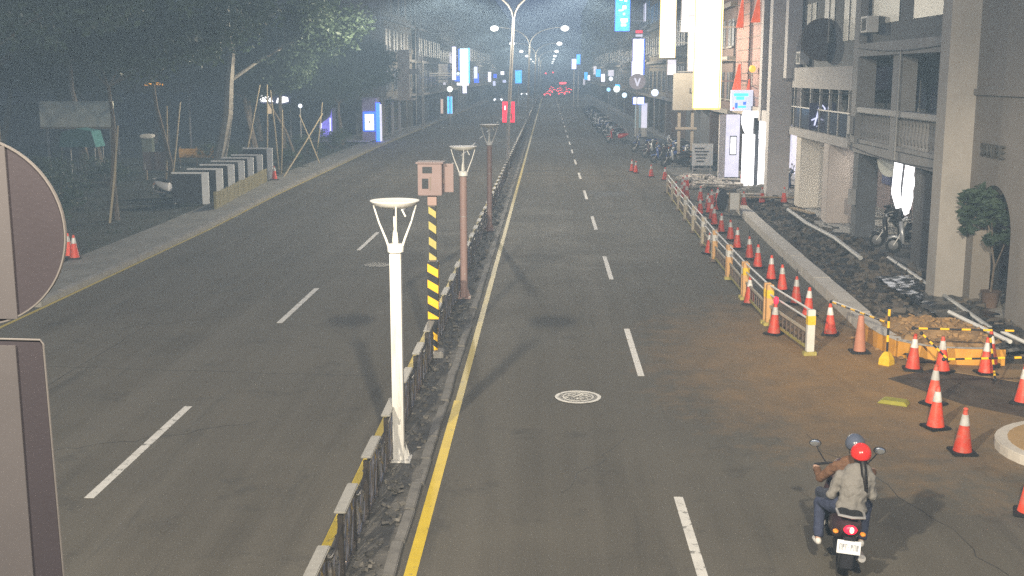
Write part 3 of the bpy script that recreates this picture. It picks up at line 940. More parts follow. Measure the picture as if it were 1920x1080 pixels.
bx('post', M['galv'], t, -2.5,0.2,0,-2.4,0.3,4.3); bx('post', M['galv'], t, 2.4,0.2,0,2.5,0.3,4.3)
t = thing('tarpaulin_tent', 'teal tarpaulin shelter under the trees below the billboard', 'tent', (-24.0,60,0))
MB().prism([(-0.95,1.8),(0.95,1.8),(0.75,2.6),(0.0,2.75),(-0.8,2.55)], -0.5, 0.8).build('canopy', mat('teal_tarp',(0.03,0.13,0.13),0.6,var=0.2), t)
for x in (-0.85,0.85):
    for y in (-0.4,0.7): bx('pole', M['galv'], t, x-0.025,y-0.025,0,x+0.025,y+0.025,1.82)
t = thing('notice_board', 'brown notice board on two legs between slim trunks', 'notice board', (-20.2,60,0))
MB().box(-0.62,-0.04,0.6,0.62,0.04,1.53).build('panel', mat('brown_board',(0.19,0.13,0.115),0.7), t, bevel=0.01)
for x in (-0.5,0.5): bx('leg', M['wood'], t, x-0.04,0.04,0,x+0.04,0.1,1.4)
bx('paper', M['offwhite'], t, -0.55,-0.055,0.65,-0.48,-0.041,0.95)
t = thing('utility_cabinet', 'pale domed utility cabinet among dark trunks', 'cabinet', (-23.95,70,0.1))
MB().box(-0.32,-0.25,0,0.32,0.25,1.6).build('body', mat('cabinet_green',(0.11,0.13,0.10),0.6), t, bevel=0.02)
MB().loft([(-0.3,0,1.66,0.2,0.06),(-0.28,0,1.72,0.38,0.14),(0.28,0,1.72,0.38,0.14),(0.3,0,1.66,0.2,0.06)], 14).build('roof', M['offwhite'], t, smooth=True)
bx('door', mat('cabinet_door',(0.14,0.16,0.13),0.6), t, -0.27,-0.262,0.15,0.27,-0.252,1.45)
t = thing('barrier_tape', 'orange and yellow mesh barrier strung between trunks', 'barrier', (-21.1,70,0))
MB().box(-1.0,-0.02,0.55,1.1,0.02,1.08).build('mesh_band', mat('orange_mesh',(0.55,0.30,0.06),0.7,var=0.3,scale=8), t)
for x in (-0.95,0.05,1.05): bx('stake', M['wood'], t, x-0.03,0.02,0,x+0.03,0.08,1.2)

# striped black and white panels, seven in a row
MBL = mat('panel_black', (0.028,0.029,0.033), 0.5, var=0.2, scale=3)
MBW = mat('panel_white', (0.80,0.80,0.79), 0.5, var=0.12, scale=3)
PW = ((48.6,-14.15,1.34),(50.4,-14.05,1.36),(52.3,-14.05,1.40),(54.2,-14.08,1.42),(56.0,-14.1,1.45),(58.0,-14.15,1.45),(60.6,-14.25,1.62))
ORD = ('nearest','second','third','fourth','fifth','sixth','farthest')
for i,(y,x,h) in enumerate(PW):
    t = thing('striped_barricade', 'black panel with white right edge and top, %s of seven in the verge row' % ORD[i], 'barrier panel', (x,y,0.1), 0, 'black and white panels on the verge')
    MB().box(-1.55,-0.03,0.05,-0.30,0.03,h-0.08).build('panel', MBL, t)
    MB().box(-0.29,-0.04,0.0,0.0,0.04,h).build('white_edge', MBW, t, bevel=0.006)
    MB().box(-1.55,-0.04,h-0.07,-0.295,0.04,h).build('white_top', MBW, t, bevel=0.006)
    bx('leg', M['galv'], t, -1.5,0.03,0,-1.44,0.09,h-0.1)
# low yellow slatted fence
t = thing('slat_fence', 'low yellowish slatted fence along the pavement before the striped panels', 'fence', (-13.32,46.6,0.13), math.atan2(0.88,12.4))
MSF = mat('slat_yellow', (0.22,0.19,0.095), 0.7, var=0.25, scale=3)
s0 = MB().box(-0.02,-0.13,0.0,0.02,0.13,0.66).build('slat', MSF, t, bevel=0.006, loc=(0,0.15,0))
for k in range(1,42):
    s = share(s0, t, (random.uniform(-0.012,0.012), 0.15+0.295*k, random.uniform(-0.03,0.02)))
    s.rotation_euler.x = random.uniform(-0.03,0.03)
bx('rail', MSF, t, -0.055,0.0,0.12,-0.022,12.3,0.18); bx('rail', MSF, t, -0.055,0.0,0.48,-0.022,12.3,0.54)
bx('end_post', MSF, t, -0.06,-0.09,0,0.05,0.015,0.70)

# lit kiosks and shops behind the trees
def lit_panel(name, label, cat, x0,x1,z0,z1,Y, m, edge=None, depth=0.3, group=None, post=True, wall=None):
    t = thing(name, label, cat, ((x0+x1)/2, Y, 0), 0, group)
    w = (x1-x0)/2
    bx('face', m, t, -w, -0.02, z0, w, 0.0, z1)
    bx('casing', edge or M['galv'], t, -w-0.03, 0.002, z0-0.03, w+0.03, depth, z1+0.03)
    if post == 'ground':
        bx('post', M['galv'], t, -0.06, depth*0.4, 0, 0.06, depth*0.4+0.12, z0-0.03)
    elif post == 'wall':
        # two brackets back to the facade on the right (wall = its x) 
        for zz in (z0+0.2*(z1-z0), z1-0.2*(z1-z0)):
            a, b_ = (w+0.03, wall-(x0+x1)/2) if wall > (x0+x1)/2 else (wall-(x0+x1)/2, -w-0.03)
            bx('bracket', M['galv'], t, a, depth*0.4, zz-0.04, b_, depth*0.4+0.08, zz+0.04)
    return t
t = thing('lit_kiosk', 'kiosk with glowing blue frame and white square lit panel on the verge edge', 'kiosk', (-14.3,96,0.2))
bx('face', E_['white'], t, -0.45,-0.9,0.85,0.25,-0.86,2.1)
bx('frame', E_['blue'], t, -0.62,-0.855,0.75,0.40,-0.75,2.3)
bx('body', mat('kiosk_violet',(0.16,0.14,0.30),0.6), t, -0.7,-0.745,0,0.42,1.3,3.4)
bx('glow_column', emit('kiosk_blue',(0.012,0.06,1.0),8.0), t, 0.43,-0.8,-0.15,0.72,-0.5,3.0)
bx('glow_column', E_['lilac'], t, 0.73,-0.75,-0.15,0.86,-0.5,2.9)
bx('mark', M['dark'], t, -0.12,-0.915,1.35,-0.02,-0.901,1.6)
t = thing('lit_tent', 'tent with violet blue glowing sides behind the bushes', 'tent', (-17.9,95,0.1))
MB().prism([(-0.55,0.4),(0.5,0.45),(0.5,2.6),(0.35,2.0),(-0.2,1.6),(-0.55,1.2)], -0.02, 0.0).build('front', E_['violet'], t)
bx('light_bar', E_['cool'], t, -0.42,-0.06,0.6,-0.34,-0.021,1.5); bx('light_bar', E_['cool'], t, 0.30,-0.06,0.5,0.40,-0.021,1.9)
MB().prism([(-0.6,0.0),(0.55,0.0),(0.55,2.7),(-0.6,1.3)], 0.002, 1.6).build('body', mat('tent_blue',(0.10,0.10,0.22),0.7), t)
t = thing('shop_canopy', 'white glowing shop canopy with two bright strips deep behind the trees', 'shop', (-23.2,100,0))
MB().prism([(-1.22,3.17),(-0.1,3.17),(-0.35,3.6),(-0.7,3.72),(-1.15,3.75)], -0.05, 0.1).build('light_strip', E_['white'], t)
MB().prism([(0.15,3.08),(0.6,3.05),(1.2,3.2),(1.15,3.55),(0.8,3.62),(0.3,3.5)], -0.05, 0.1).build('light_strip', E_['white'], t)
bx('canopy', mat('canopy_blue',(0.05,0.05,0.14),0.6), t, -1.5,0.11,3.0,1.4,2.5,3.9)
bx('wall', M['dark'], t, -3.2,2.6,0,3.2,3.2,4.2)
bx('doorway', emit('door_warm',(1,0.72,0.42),0.7), t, -1.2,2.5,2.1,-0.85,2.59,3.0)
for x in (-1.4,1.3): bx('pillar', M['galv'], t, x-0.06,0.2,0,x+0.06,0.32,3.0)
t = thing('round_lantern', 'small round white lamp on a pole left of the violet tent', 'lamp', (-18.9,90,0))
MB().ell((0,0,3.1),(0.16,0.16,0.16)).build('globe', emit('globe',(0.8,0.85,1),2), t, smooth=True)
MB().tube([(0,0,0),(0,0,2.96)],0.04,8).build('pole', M['galv'], t)
# ------------------------------------------------------------------ scooters
MRIM = mat('rim_grey',(0.10,0.10,0.105),0.5,0.5,var=0.2)
def wheel(t, y, r=0.235, w=0.055):
    mb = MB()
    pts=[]; vs=[]; fs=[]
    n=20
    for i in range(n):
        a=2*math.pi*i/n
        for k in range(8):
            b=2*math.pi*k/8
            rr=r-0.05+0.05*math.cos(b)
            vs.append((w*math.sin(b), y+rr*math.cos(a), r+rr*math.sin(a)))
    for i in range(n):
        for k in range(8):
            a=i*8+k; b=i*8+(k+1)%8; c=((i+1)%n)*8+(k+1)%8; d=((i+1)%n)*8+k
            fs.append((a,b,c,d))
    wo = mb.add(vs,fs).build('wheel', M['black'], t, smooth=True)
    mb = MB(); mb.T = Matrix.Translation((0,y,r)) @ Matrix.Rotation(math.pi/2,4,'Y')
    mb.lathe([(0.05,-0.05),(0.15,-0.03),(0.16,0.0),(0.15,0.03),(0.05,0.05)], 14).build('rim', MRIM, wo, smooth=True)

def scooter(label, loc, rz, body, lit=False, group=None, lean=0.0, plate=True):
    t = thing('scooter', label, 'scooter', loc, rz, group)
    t.rotation_euler.y = lean
    wheel(t, 0.0); wheel(t, 1.26)
    MB().loft([(-0.36,0,0.70,0.05,0.04),(-0.30,0,0.68,0.11,0.08),(-0.12,0,0.62,0.155,0.14),(0.15,0,0.56,0.17,0.20),(0.42,0,0.50,0.165,0.21),(0.50,0,0.45,0.14,0.16)], 16).build('body', body, t, smooth=True)
    MB().loft([(-0.28,0,0.79,0.07,0.03),(-0.22,0,0.80,0.135,0.05),(0.05,0,0.80,0.15,0.06),(0.28,0,0.76,0.145,0.055),(0.46,0,0.74,0.12,0.05),(0.55,0,0.73,0.08,0.03)], 14).build('seat', M['black'], t, smooth=True)
    MB().box(-0.17,0.42,0.27,0.17,0.98,0.34).build('floorboard', M['blackpl'], t, bevel=0.02)
    MB().loft([(0.46,0,0.24,0.08,0.05),(0.2,0,0.26,0.10,0.09),(0.0,0,0.25,0.07,0.07)], 10).build('engine', M['blackpl'], t, smooth=True)
    mb = MB(); mb.T = Matrix.Translation((0,0.98,0.30)) @ Matrix.Rotation(R(82),4,'X')
    mb.loft([(0.0,0,0,0.16,0.05),(0.12,0,0,0.20,0.065),(0.35,0,0,0.20,0.075),(0.55,0,0.0,0.15,0.08),(0.66,0,0,0.08,0.05)], 14).build('front_shield', body, t, smooth=True)
    MB().loft([(1.04,0,0.40,0.04,0.03),(1.12,0,0.47,0.07,0.05),(1.26,0,0.50,0.075,0.045),(1.42,0,0.44,0.06,0.04)], 10).build('front_fender', body, t, smooth=True)
    MB().tube([(0,0.93,0.95),(0,1.05,0.6),(0,1.1,0.48)],0.035,8).tube([(-0.075,1.1,0.5),(-0.075,1.26,0.235)],0.02,6).tube([(0.075,1.1,0.5),(0.075,1.26,0.235)],0.02,6).build('fork', M['galv'], t)
    MB().ell((0,0.92,1.02),(0.14,0.10,0.08),12,8).build('handlebar_cowl', body, t, smooth=True)
    MB().tube([(-0.36,0.80,1.02),(-0.2,0.88,1.03),(0,0.9,1.03),(0.2,0.88,1.03),(0.36,0.80,1.02)],0.017,8).build('handlebar', M['blackpl'], t, smooth=True)
    for s in (-1,1):
        mr_ = MB().tube([(s*0.22,0.87,1.03),(s*0.33,0.86,1.18),(s*0.36,0.85,1.24)],0.008,5).ell((s*0.38,0.845,1.275),(0.075,0.02,0.05),10,6).build('mirror', M['blackpl'], t, smooth=True)
        MB().ell((s*0.38,0.828,1.275),(0.064,0.006,0.041),10,6).build('mirror_glass', mat('mirror',(0.7,0.72,0.75),0.08,0.9), mr_, smooth=True)
        MB().ell((s*0.15,-0.30,0.62),(0.035,0.05,0.025),8,6).build('turn_signal', M['orange'], t, smooth=True)
    MB().ell((0,1.0,1.0),(0.09,0.05,0.055),10,6).build('headlight', mat('headlight_glass',(0.45,0.47,0.5),0.25,0.1), t, smooth=True)
    MB().ell((0,-0.365,0.68),(0.075,0.035,0.055),12,8).build('taillight', E_['tail'] if lit else mat('dull_red',(0.25,0.02,0.02),0.25), t, smooth=True)
    MB().box(-0.07,-0.40,0.22,0.07,-0.36,0.60).build('rear_fender', M['blackpl'], t, bevel=0.01)
    if plate:
        mb = MB(); mb.T = Matrix.Translation((0,-0.415,0.49)) @ Matrix.Rotation(R(-14),4,'X')
        p = mb.box(-0.13,-0.006,-0.075,0.13,0.006,0.075).build('number_plate', mat('plate_white',(0.72,0.73,0.74),0.35,var=0.04), t, bevel=0.004)
        mb = MB(); mb.T = Matrix.Translation((0,-0.415,0.49)) @ Matrix.Rotation(R(-14),4,'X')
        x = -0.105
        for k in range(7):
            if k != 3:
                mb.box(x,-0.009,-0.035,x+0.008,-0.0062,0.035); mb.box(x+0.017,-0.009,random.choice((-0.035,0.0)),x+0.024,-0.0062,0.035); mb.box(x+0.006,-0.009,random.choice((0.027,-0.004,-0.035)),x+0.02,-0.0062,random.choice((0.035,0.035)))
            else:
                mb.box(x+0.004,-0.009,-0.004,x+0.018,-0.0062,0.004)
            x += 0.031
        mb.build('characters', mat('plate_grey',(0.30,0.31,0.33),0.5), p)
    MB().tube([(-0.15,-0.12,0.82),(-0.14,-0.34,0.83),(0,-0.38,0.83),(0.14,-0.34,0.83),(0.15,-0.12,0.82)],0.016,6).build('grab_rail', M['galv'], t, smooth=True)
    MB().tube([(0.12,0.35,0.25),(0.16,0.1,0.26),(0.17,-0.05,0.28),(0.17,-0.32,0.34)],[0.02,0.03,0.05,0.045],10).build('exhaust', M['galv'], t, smooth=True)
    return t
BODY = dict(black=mat('scooter_black',(0.03,0.03,0.034),0.25,var=0.1), white=mat('scooter_white',(0.75,0.75,0.76),0.25,var=0.05), blue=mat('scooter_blue',(0.04,0.07,0.22),0.25,var=0.1),
            red=mat('scooter_red',(0.38,0.03,0.02),0.25,var=0.1), silver=mat('scooter_silver',(0.36,0.37,0.39),0.3,0.3,var=0.1), wine=mat('scooter_wine',(0.055,0.03,0.034),0.3,var=0.1))
SX, SY = 3.27, 12.35
HEAD = R(-9)
ridden = scooter('dark scooter ridden away by two people, tail light glowing red', (SX,SY,0.0), HEAD, BODY['wine'], True, None, R(4))
ridden.scale = (0.95,)*3
MB().ell((0.012,-0.392,0.685),(0.026,0.016,0.036),10,6).build('bulb', emit('bulb_core',(1.0,0.62,0.35),4.0), ridden, smooth=True)

# ------------------------------------------------------------------ riders
FOLD = bpy.data.textures.new('cloth_folds','CLOUDS'); FOLD.noise_scale = 0.10; FOLD.noise_depth = 2
def remesh(o, vox=0.012, it=6, fold=0.0):
    m = o.modifiers.new('remesh','REMESH'); m.mode='VOXEL'; m.voxel_size=vox; m.use_smooth_shade=True
    s = o.modifiers.new('smooth','SMOOTH'); s.iterations=it; s.factor=0.5
    if fold:
        d = o.modifiers.new('folds','DISPLACE'); d.texture = FOLD; d.strength = fold; d.mid_level = 0.5; d.texture_coords = 'LOCAL'
    return o
def hand(mb, w, f, s):
    # w wrist, f direction of the fingers, s = side of the thumb (+1 / -1 in x); fingers curl downwards
    w = Vector(w); f = Vector(f).normalized(); side = Vector((1,0,0)); dn = Vector((0,0,-1))
    mb.ell(w+f*0.045, (0.038,0.048,0.018), 10, 6)
    for i, l in enumerate((0.075,0.085,0.08,0.062)):
        b = w + f*0.085 + side*(0.027-0.018*i)*s
        mb.tube([b-f*0.02, b+f*l*0.35+dn*0.004, b+f*l*0.62+dn*0.028, b+f*l*0.5+dn*0.058], [0.0095,0.009,0.0085,0.007], 6)
    b = w + f*0.03 + side*0.034*s
    mb.tube([b, b+side*0.018*s+f*0.03+dn*0.012, b+side*0.008*s+f*0.055+dn*0.035], [0.011,0.0095,0.008], 6)
SKIN = mat('skin', (0.42,0.27,0.20), 0.55, var=0.06, scale=8)

def rider(name_label, hip, top, head_c, sh_w, arms, legs, jacket, trousers, hl, helmet_m, z_off=0.0, build=1.0, hair=None, shoe=None, skirt=None):
    """arms: list of (shoulder, elbow, wrist, finger dir, thumb side); legs: list of (hip, knee, ankle, toe)."""
    mb = MB()
    # skin body: slim torso, neck, head with face, arms, legs, hands
    mb.tube([hip, ((hip[0]+top[0])/2,(hip[1]+top[1])/2,(hip[2]+top[2])/2), top], [0.09*build,0.085*build,0.06*build], 10)
    hc = Vector(head_c)
    mb.tube([top, (hc.x,hc.y-0.01,hc.z-0.09)], [0.055,0.05], 10)
    mb.ell(hc, (0.072,0.088,0.108), 14, 10)
    mb.ell(hc+Vector((0,0.085,-0.015)), (0.012,0.02,0.02), 8, 6)      # nose
    mb.ell(hc+Vector((0,0.078,-0.055)), (0.026,0.012,0.009), 8, 6)    # mouth
    for s in (-1,1):
        mb.ell(hc+Vector((s*0.03,0.076,0.012)), (0.014,0.012,0.009), 8, 6)   # eyes
        mb.ell(hc+Vector((s*0.074,0.0,-0.01)), (0.01,0.02,0.03), 8, 6)       # ears
    for a in arms:
        mb.tube([a[0],a[1],a[2]], [0.042,0.036,0.026], 8)
        hand(mb, a[2], a[3], a[4])
    for l in legs:
        mb.tube([l[0],l[1],l[2]], [0.07,0.05,0.036], 8)
        mb.tube([l[2], l[3]], [0.034,0.028], 8)
    body = mb.build('person', SKIN, None)
    remesh(body, 0.0085, 2)
    tag(body, name_label, 'person')
    # jacket: torso plus sleeves, one continuous garment
    j = MB()
    h, tp = Vector(hip), Vector(top)
    ax = tp-h
    for k,(w,d) in enumerate(((0.185,0.135),(0.175,0.125),(0.178,0.125),(0.195,0.128),(0.205,0.125),(0.17,0.10))):
        c = h + ax*(k/5*0.97) + Vector((0,-0.02*math.sin(math.pi*k/5),0))
        j.ell(c, (w*build, d*build, 0.115), 16, 10)
    j.ell(h+Vector((0,-0.03,-0.05)), (0.19*build,0.15*build,0.10), 16, 10)
    for a in arms:
        sh = Vector(a[0])
        j.ell(sh-Vector((0,0,0.012)), (0.07*build,0.075*build,0.07*build), 12, 8)
        j.tube([sh, (sh+Vector(a[1]))/2, a[1], (Vector(a[1])+Vector(a[2]))/2, Vector(a[1])+(Vector(a[2])-Vector(a[1]))*0.9], [0.072*build,0.066*build,0.062*build,0.055*build,0.047*build], 12)
        j.ell(a[1], (0.063*build,)*3, 10, 8)
    j.tube([tp-Vector((0,0,0.03)), tp+Vector((0,0.005,0.05))], [0.085,0.07], 12)
    jo = j.build('jacket', jacket, body)
    remesh(jo, 0.012, 5, 0.045)
    tr = MB()
    for l in legs:
        tr.ell(l[0], (0.105*build,0.10,0.10), 12, 8)
        tr.tube([l[0], (Vector(l[0])+Vector(l[1]))/2, l[1], (Vector(l[1])+Vector(l[2]))/2, Vector(l[2])+(Vector(l[1])-Vector(l[2]))*0.06], [0.105*build,0.092*build,0.078*build,0.068*build,0.062*build], 12)
        tr.ell(l[1], (0.079*build,)*3, 10, 8)
    tr.ell(h+Vector((0,0.04,-0.03)), (0.15*build,0.11,0.08), 14, 8)
    to = tr.build('trousers', trousers, body)
    remesh(to, 0.012, 4, 0.03)
    for l in legs:
        a, tt = Vector(l[2]), Vector(l[3])
        s = MB()
        s.ell(a+Vector((0,-0.01,-0.02)), (0.043,0.055,0.05), 10, 8); s.ell((a+tt)/2+Vector((0,0,-0.02)), (0.046,0.10,0.042), 12, 8); s.ell(tt+Vector((0,0,-0.008)), (0.045,0.06,0.034), 10, 8)
        so = s.build('shoe', shoe or M['offwhite'], body); remesh(so, 0.01, 3)
    # helmet: open shell with brim, thicker than the head
    hm = MB()
    vs=[]; fs=[]; nu=24; nv=11
    for i in range(nv+1):
        ph = math.pi*0.66*i/nv
        for k in range(nu):
            a = 2*math.pi*k/nu
            back = 0.5-0.5*math.sin(a)      # 1 at the back (-y)
            pe = ph*(0.80+0.20*back)
            vs.append(hc+Vector((0.128*math.sin(pe)*math.cos(a), 0.147*math.sin(pe)*math.sin(a)-0.006, 0.135*math.cos(pe)+0.025)))
    for i in range(nv):
        for k in range(nu):
            a=i*nu+k; b=i*nu+(k+1)%nu
            fs.append((a,a+nu,b+nu,b))
    ho = hm.add(vs,fs).build('helmet', helmet_m, body, smooth=True)
    sm = ho.modifiers.new('thick','SOLIDIFY'); sm.thickness=0.014; sm.offset=-1
    MB().tube([(hc.x-0.07,hc.y+0.10,hc.z+0.055),(hc.x,hc.y+0.165,hc.z+0.05),(hc.x+0.07,hc.y+0.10,hc.z+0.055)], 0.012, 6).build('brim', M['blackpl'], ho)
    MB().tube([(hc.x-0.082,hc.y,hc.z-0.02),(hc.x-0.06,hc.y+0.03,hc.z-0.11),(hc.x+0.06,hc.y+0.03,hc.z-0.11),(hc.x+0.082,hc.y,hc.z-0.02)], 0.007, 5).build('chin_strap', M['blackpl'], ho)
    if hair:
        hr = MB().tube([(hc.x,hc.y-0.09,hc.z-0.04),(hc.x,hc.y-0.165,hc.z-0.12),(hc.x+0.004,hc.y-0.205,hc.z-0.24),(hc.x+0.02,hc.y-0.235,hc.z-0.38),(hc.x+0.035,hc.y-0.24,hc.z-0.47)], [0.038,0.040,0.040,0.030,0.008], 10)
        hr.build('ponytail', hair, body, smooth=True)
        MB().ell(hc+Vector((0,-0.04,-0.045)), (0.080,0.075,0.07), 12, 8).build('hair', hair, body, smooth=True)
    else:
        MB().ell(hc+Vector((0,-0.025,-0.005)), (0.079,0.080,0.095), 12, 8).build('hair', mat('black_hair',(0.012,0.011,0.011),0.5), body, smooth=True)
    body.scale = (0.87,)*3
    body.location = (SX*0.13, SY*0.13, 0)
    return body
def P(x, y, z):
    c_, s_ = math.cos(HEAD), math.sin(HEAD)
    x += 0.085*(z-0.3)
    return (SX+x*c_-y*s_, SY+x*s_+y*c_, z)
MH_R = mat('helmet_red', (0.62,0.025,0.02), 0.18, var=0.05, spec=0.6)
MH_D = mat('helmet_dark', (0.07,0.08,0.11), 0.16, var=0.2, spec=1.0)
rider('person in brown jacket and dark glossy helmet steering the scooter', P(0.02,0.33,0.90), P(0.04,0.47,1.32), P(0.05,0.54,1.53), 0.2,
      [(P(-0.14,0.46,1.28),P(-0.32,0.60,1.05),P(-0.37,0.79,1.13),(0.1,0.9,-0.1),1),(P(0.20,0.46,1.28),P(0.30,0.60,1.05),P(0.37,0.79,1.13),(-0.1,0.9,-0.1),-1)],
      [(P(-0.12,0.34,0.86),P(-0.27,0.74,0.80),P(-0.20,0.70,0.42),P(-0.21,0.86,0.39)),(P(0.08,0.34,0.86),P(0.22,0.74,0.80),P(0.15,0.70,0.42),P(0.15,0.86,0.39))],
      mat('jacket_brown',(0.12,0.062,0.035),0.8,var=0.2,scale=9,bump=0.3,bscale=25), mat('trousers_dark',(0.035,0.04,0.06),0.85,var=0.2,scale=9), 0, MH_D, build=1.0)
rider('person in pale grey jacket and red helmet with black ponytail riding pillion', P(0.03,-0.02,0.92), P(0.07,0.13,1.34), P(0.09,0.20,1.515), 0.2,
      [(P(-0.13,0.11,1.27),P(-0.215,0.07,1.02),P(-0.15,0.27,0.98),(0.3,0.9,0.0),1),(P(0.22,0.11,1.27),P(0.285,0.09,1.02),P(0.19,0.28,0.98),(-0.3,0.9,0.0),-1)],
      [(P(-0.10,0.06,0.88),P(-0.31,0.34,0.80),P(-0.29,0.14,0.38),P(-0.31,0.29,0.34)),(P(0.13,0.06,0.88),P(0.27,0.36,0.80),P(0.24,0.16,0.38),P(0.25,0.31,0.34))],
      mat('jacket_pale',(0.17,0.16,0.147),0.85,var=0.12,scale=7,bump=0.5,bscale=14), mat('jeans_navy',(0.035,0.042,0.075),0.85,var=0.25,scale=10), 0, MH_R, build=1.03, hair=mat('ponytail_black',(0.012,0.010,0.010),0.45))

# parked scooters
PK = 'scooters parked along the right kerb'
scooter('parked scooter with white front shield on the left verge by the striped panels', (-16.9,51.0,0.12), R(-118), BODY['white'], False, None, R(6))
spots = [(11.8,52.6,80,'blue','blue scooter parked in the arcade left of the bright columns'),(11.9,53.6,74,'silver','silver scooter parked in the arcade behind the blue one'),(12.4,51.7,82,'black','black scooter parked deepest in the arcade by the reddish wall'),
         (11.4,36.0,70,'black','black scooter parked in the dark arcade under the balustrade'),(11.6,34.9,72,'silver','silver scooter parked in the dark arcade under the balustrade'),
         (12.3,41.2,76,'black','black scooter half hidden behind the broad pinkish column')]
for (x,y,a,c,lb) in spots:
    scooter(lb, (x,y,0.16), R(a), BODY[c], False, 'scooters parked in the arcade', R(5))
near = [(8.2,70.5,95,'black','black scooter nearest in the parked row beyond the cones'),(8.6,72.2,98,'silver','silver scooter second in the parked row beyond the cones'),(7.9,74.0,92,'blue','blue scooter third in the parked row beyond the cones'),
        (8.4,76.0,97,'black','black scooter fourth in the parked row beyond the cones'),(9.6,67.5,94,'black','black scooter parked beside the white sign board'),(10.3,69.6,90,'silver','silver scooter parked behind the white sign board'),
        (7.7,78.6,93,'wine','wine coloured scooter fifth in the parked row'),(8.1,81.0,96,'silver','silver scooter sixth in the parked row'),(7.4,84.0,92,'black','black scooter seventh in the parked row'),(7.7,87.5,95,'blue','blue scooter eighth in the parked row')]
for (x,y,a,c,lb) in near:
    scooter(lb, (x,y,0.02), R(a), BODY[c], False, PK, R(5))
ORDS = ('first','second','third','fourth','fifth','sixth','seventh','eighth','ninth','tenth','eleventh','twelfth','thirteenth','fourteenth','fifteenth','sixteenth','seventeenth','eighteenth','nineteenth','twentieth','twenty-first','last')
cols = ['red','silver','black','white','silver','black','blue','white','silver','black','white','silver','black','silver','black','white','blue','silver','black','silver','black','silver']
for k in range(22):
    c = cols[k]
    y = 96 + k*3.9 + random.uniform(-0.8,0.8)
    scooter('small %s scooter, %s in the far kerbside row' % (c, ORDS[k]), (6.1+0.008*(y-98)+random.uniform(-0.2,0.2), y, 0.0), R(88+random.uniform(-10,10)), BODY[c], False, 'far scooters parked along the right kerb', R(5), plate=False)
for k in range(7):
    c = ('black','silver','black','blue','black','wine','silver')[k]
    scooter('%s scooter, %s in the second row behind the kerbside scooters' % (c, ORDS[k]), (9.55+random.uniform(-0.25,0.25), 72.6+2.3*k, 0.15 if False else 0.02), R(90+random.uniform(-9,9)), BODY[c], False, 'second row of parked scooters', R(5), plate=False)
# ------------------------------------------------------------------ right side: works, kerb, arcade floor
def trench_z(x, y):
    base = 0.08 - 0.30*math.exp(-((x-8.3)/0.9)**2)
    return base + 0.16*nz(x,y,0.9) + 0.10*nz(x,y,2.3,4) + 0.05*nz(x,y,5.5,9)
def skew(mb):
    # the works strip follows the kerb line on its left side
    mb.v = [(kx(y)+0.3+(x-6.9)/3.5*(10.4-kx(y)-0.3), y, z) for x,y,z in mb.v]
    return mb
structure(skew(rough_sheet(6.9,10.4,21.9,64,46,420, trench_z)).build('trench', mat('trench_earth', (0.066,0.058,0.052), 0.95, var=0.5, scale=2.2, bump=0.8, bscale=12, col2=(0.125,0.105,0.085)), smooth=False))
chips(2600, lambda: (lambda y: (random.uniform(kx(y)+0.5,10.1), y))(22.5+random.random()*30), (0.04,0.20), 'rubble', mat('rubble_grey', (0.105,0.088,0.072), 0.9, var=0.5, scale=4), 'grey and brown rubble filling the dug up strip beside the arcade', trench_z)
chips(1100, lambda: (lambda y: (random.uniform(kx(y)+0.5,10.1), y))(22.5+random.random()*30), (0.05,0.22), 'rubble', mat('rubble_dark', (0.035,0.034,0.036), 0.9, var=0.5, scale=4), 'black broken slabs lying in the dug up strip', trench_z)
# new kerb: a pale concrete band, the near end turning right with an orange face
def band(path, w, h, name, m, parent=None, z0=-0.1):
    n = len(path); vs=[]; fs=[]
    for i,(x,y) in enumerate(path):
        a = Vector(path[max(i-1,0)]); b = Vector(path[min(i+1,n-1)])
        d = (b-a).normalized(); nn = Vector((d.y,-d.x))      # to the right of travel
        p = Vector((x,y)); q = p+nn*w
        vs += [(p.x,p.y,z0),(p.x,p.y,h),(q.x,q.y,h),(q.x,q.y,z0)]
    for i in range(n-1):
        for k in range(3):
            fs.append((4*i+k,4*i+4+k,4*i+5+k,4*i+1+k))
    fs.append((0,1,2,3)); fs.append((4*n-4,4*n-1,4*n-2,4*n-3))
    return MB().add(vs,fs).build(name, m, parent)
kerb = thing('new_kerb', 'long pale new concrete kerb beside the rubble strip', 'kerb', (0,0,0))
KP = [(7.62,47.5),(7.45,44),(7.28,40),(7.12,36),(6.98,32),(6.86,28.5),(6.76,25.8)]
segs = []
for i in range(len(KP)-1):
    (xa,ya),(xb,yb) = KP[i],KP[i+1]
    for k in range(2):
        p = (xa+(xb-xa)*k/2, ya+(yb-ya)*k/2); q = (xa+(xb-xa)*(k+1)/2, ya+(yb-ya)*(k+1)/2)
        dy = 0.006
        band([(q[0],q[1]+dy),(p[0],p[1]-dy)], 0.42, 0.26+random.uniform(-0.008,0.008), 'kerb_block', M['newkerb'], kerb)
KC = [(6.76,25.79),(6.70,24.8),(6.66,24.0),(6.70,23.3),(6.86,22.7),(7.15,22.3),(7.55,22.08),(8.1,22.0),(8.7,21.98)]
corner = thing('kerb_corner', 'curved kerb corner with orange face beside the soil heap', 'kerb', (0,0,0))
band(KC[::-1], 0.40, 0.25, 'kerb_block', M['newkerb'], corner)
MOR = mat('orange_kerb_face', (0.62,0.30,0.045), 0.6, var=0.2, scale=3)  # orange tone for the outer face of the kerb corner
KF = [(x-0.012 if y>22.7 else x-0.004, y-0.012 if y<22.9 else y) for x,y in KC]
nK = len(KF); vs=[]; fs=[]
for (x,y) in KF[1:]:
    vs += [(x,y,0.0),(x,y,0.31)]
for i in range(nK-2):
    fs.append((2*i,2*i+2,2*i+3,2*i+1))
of = MB().add(vs,fs).build('orange_face', MOR, corner)
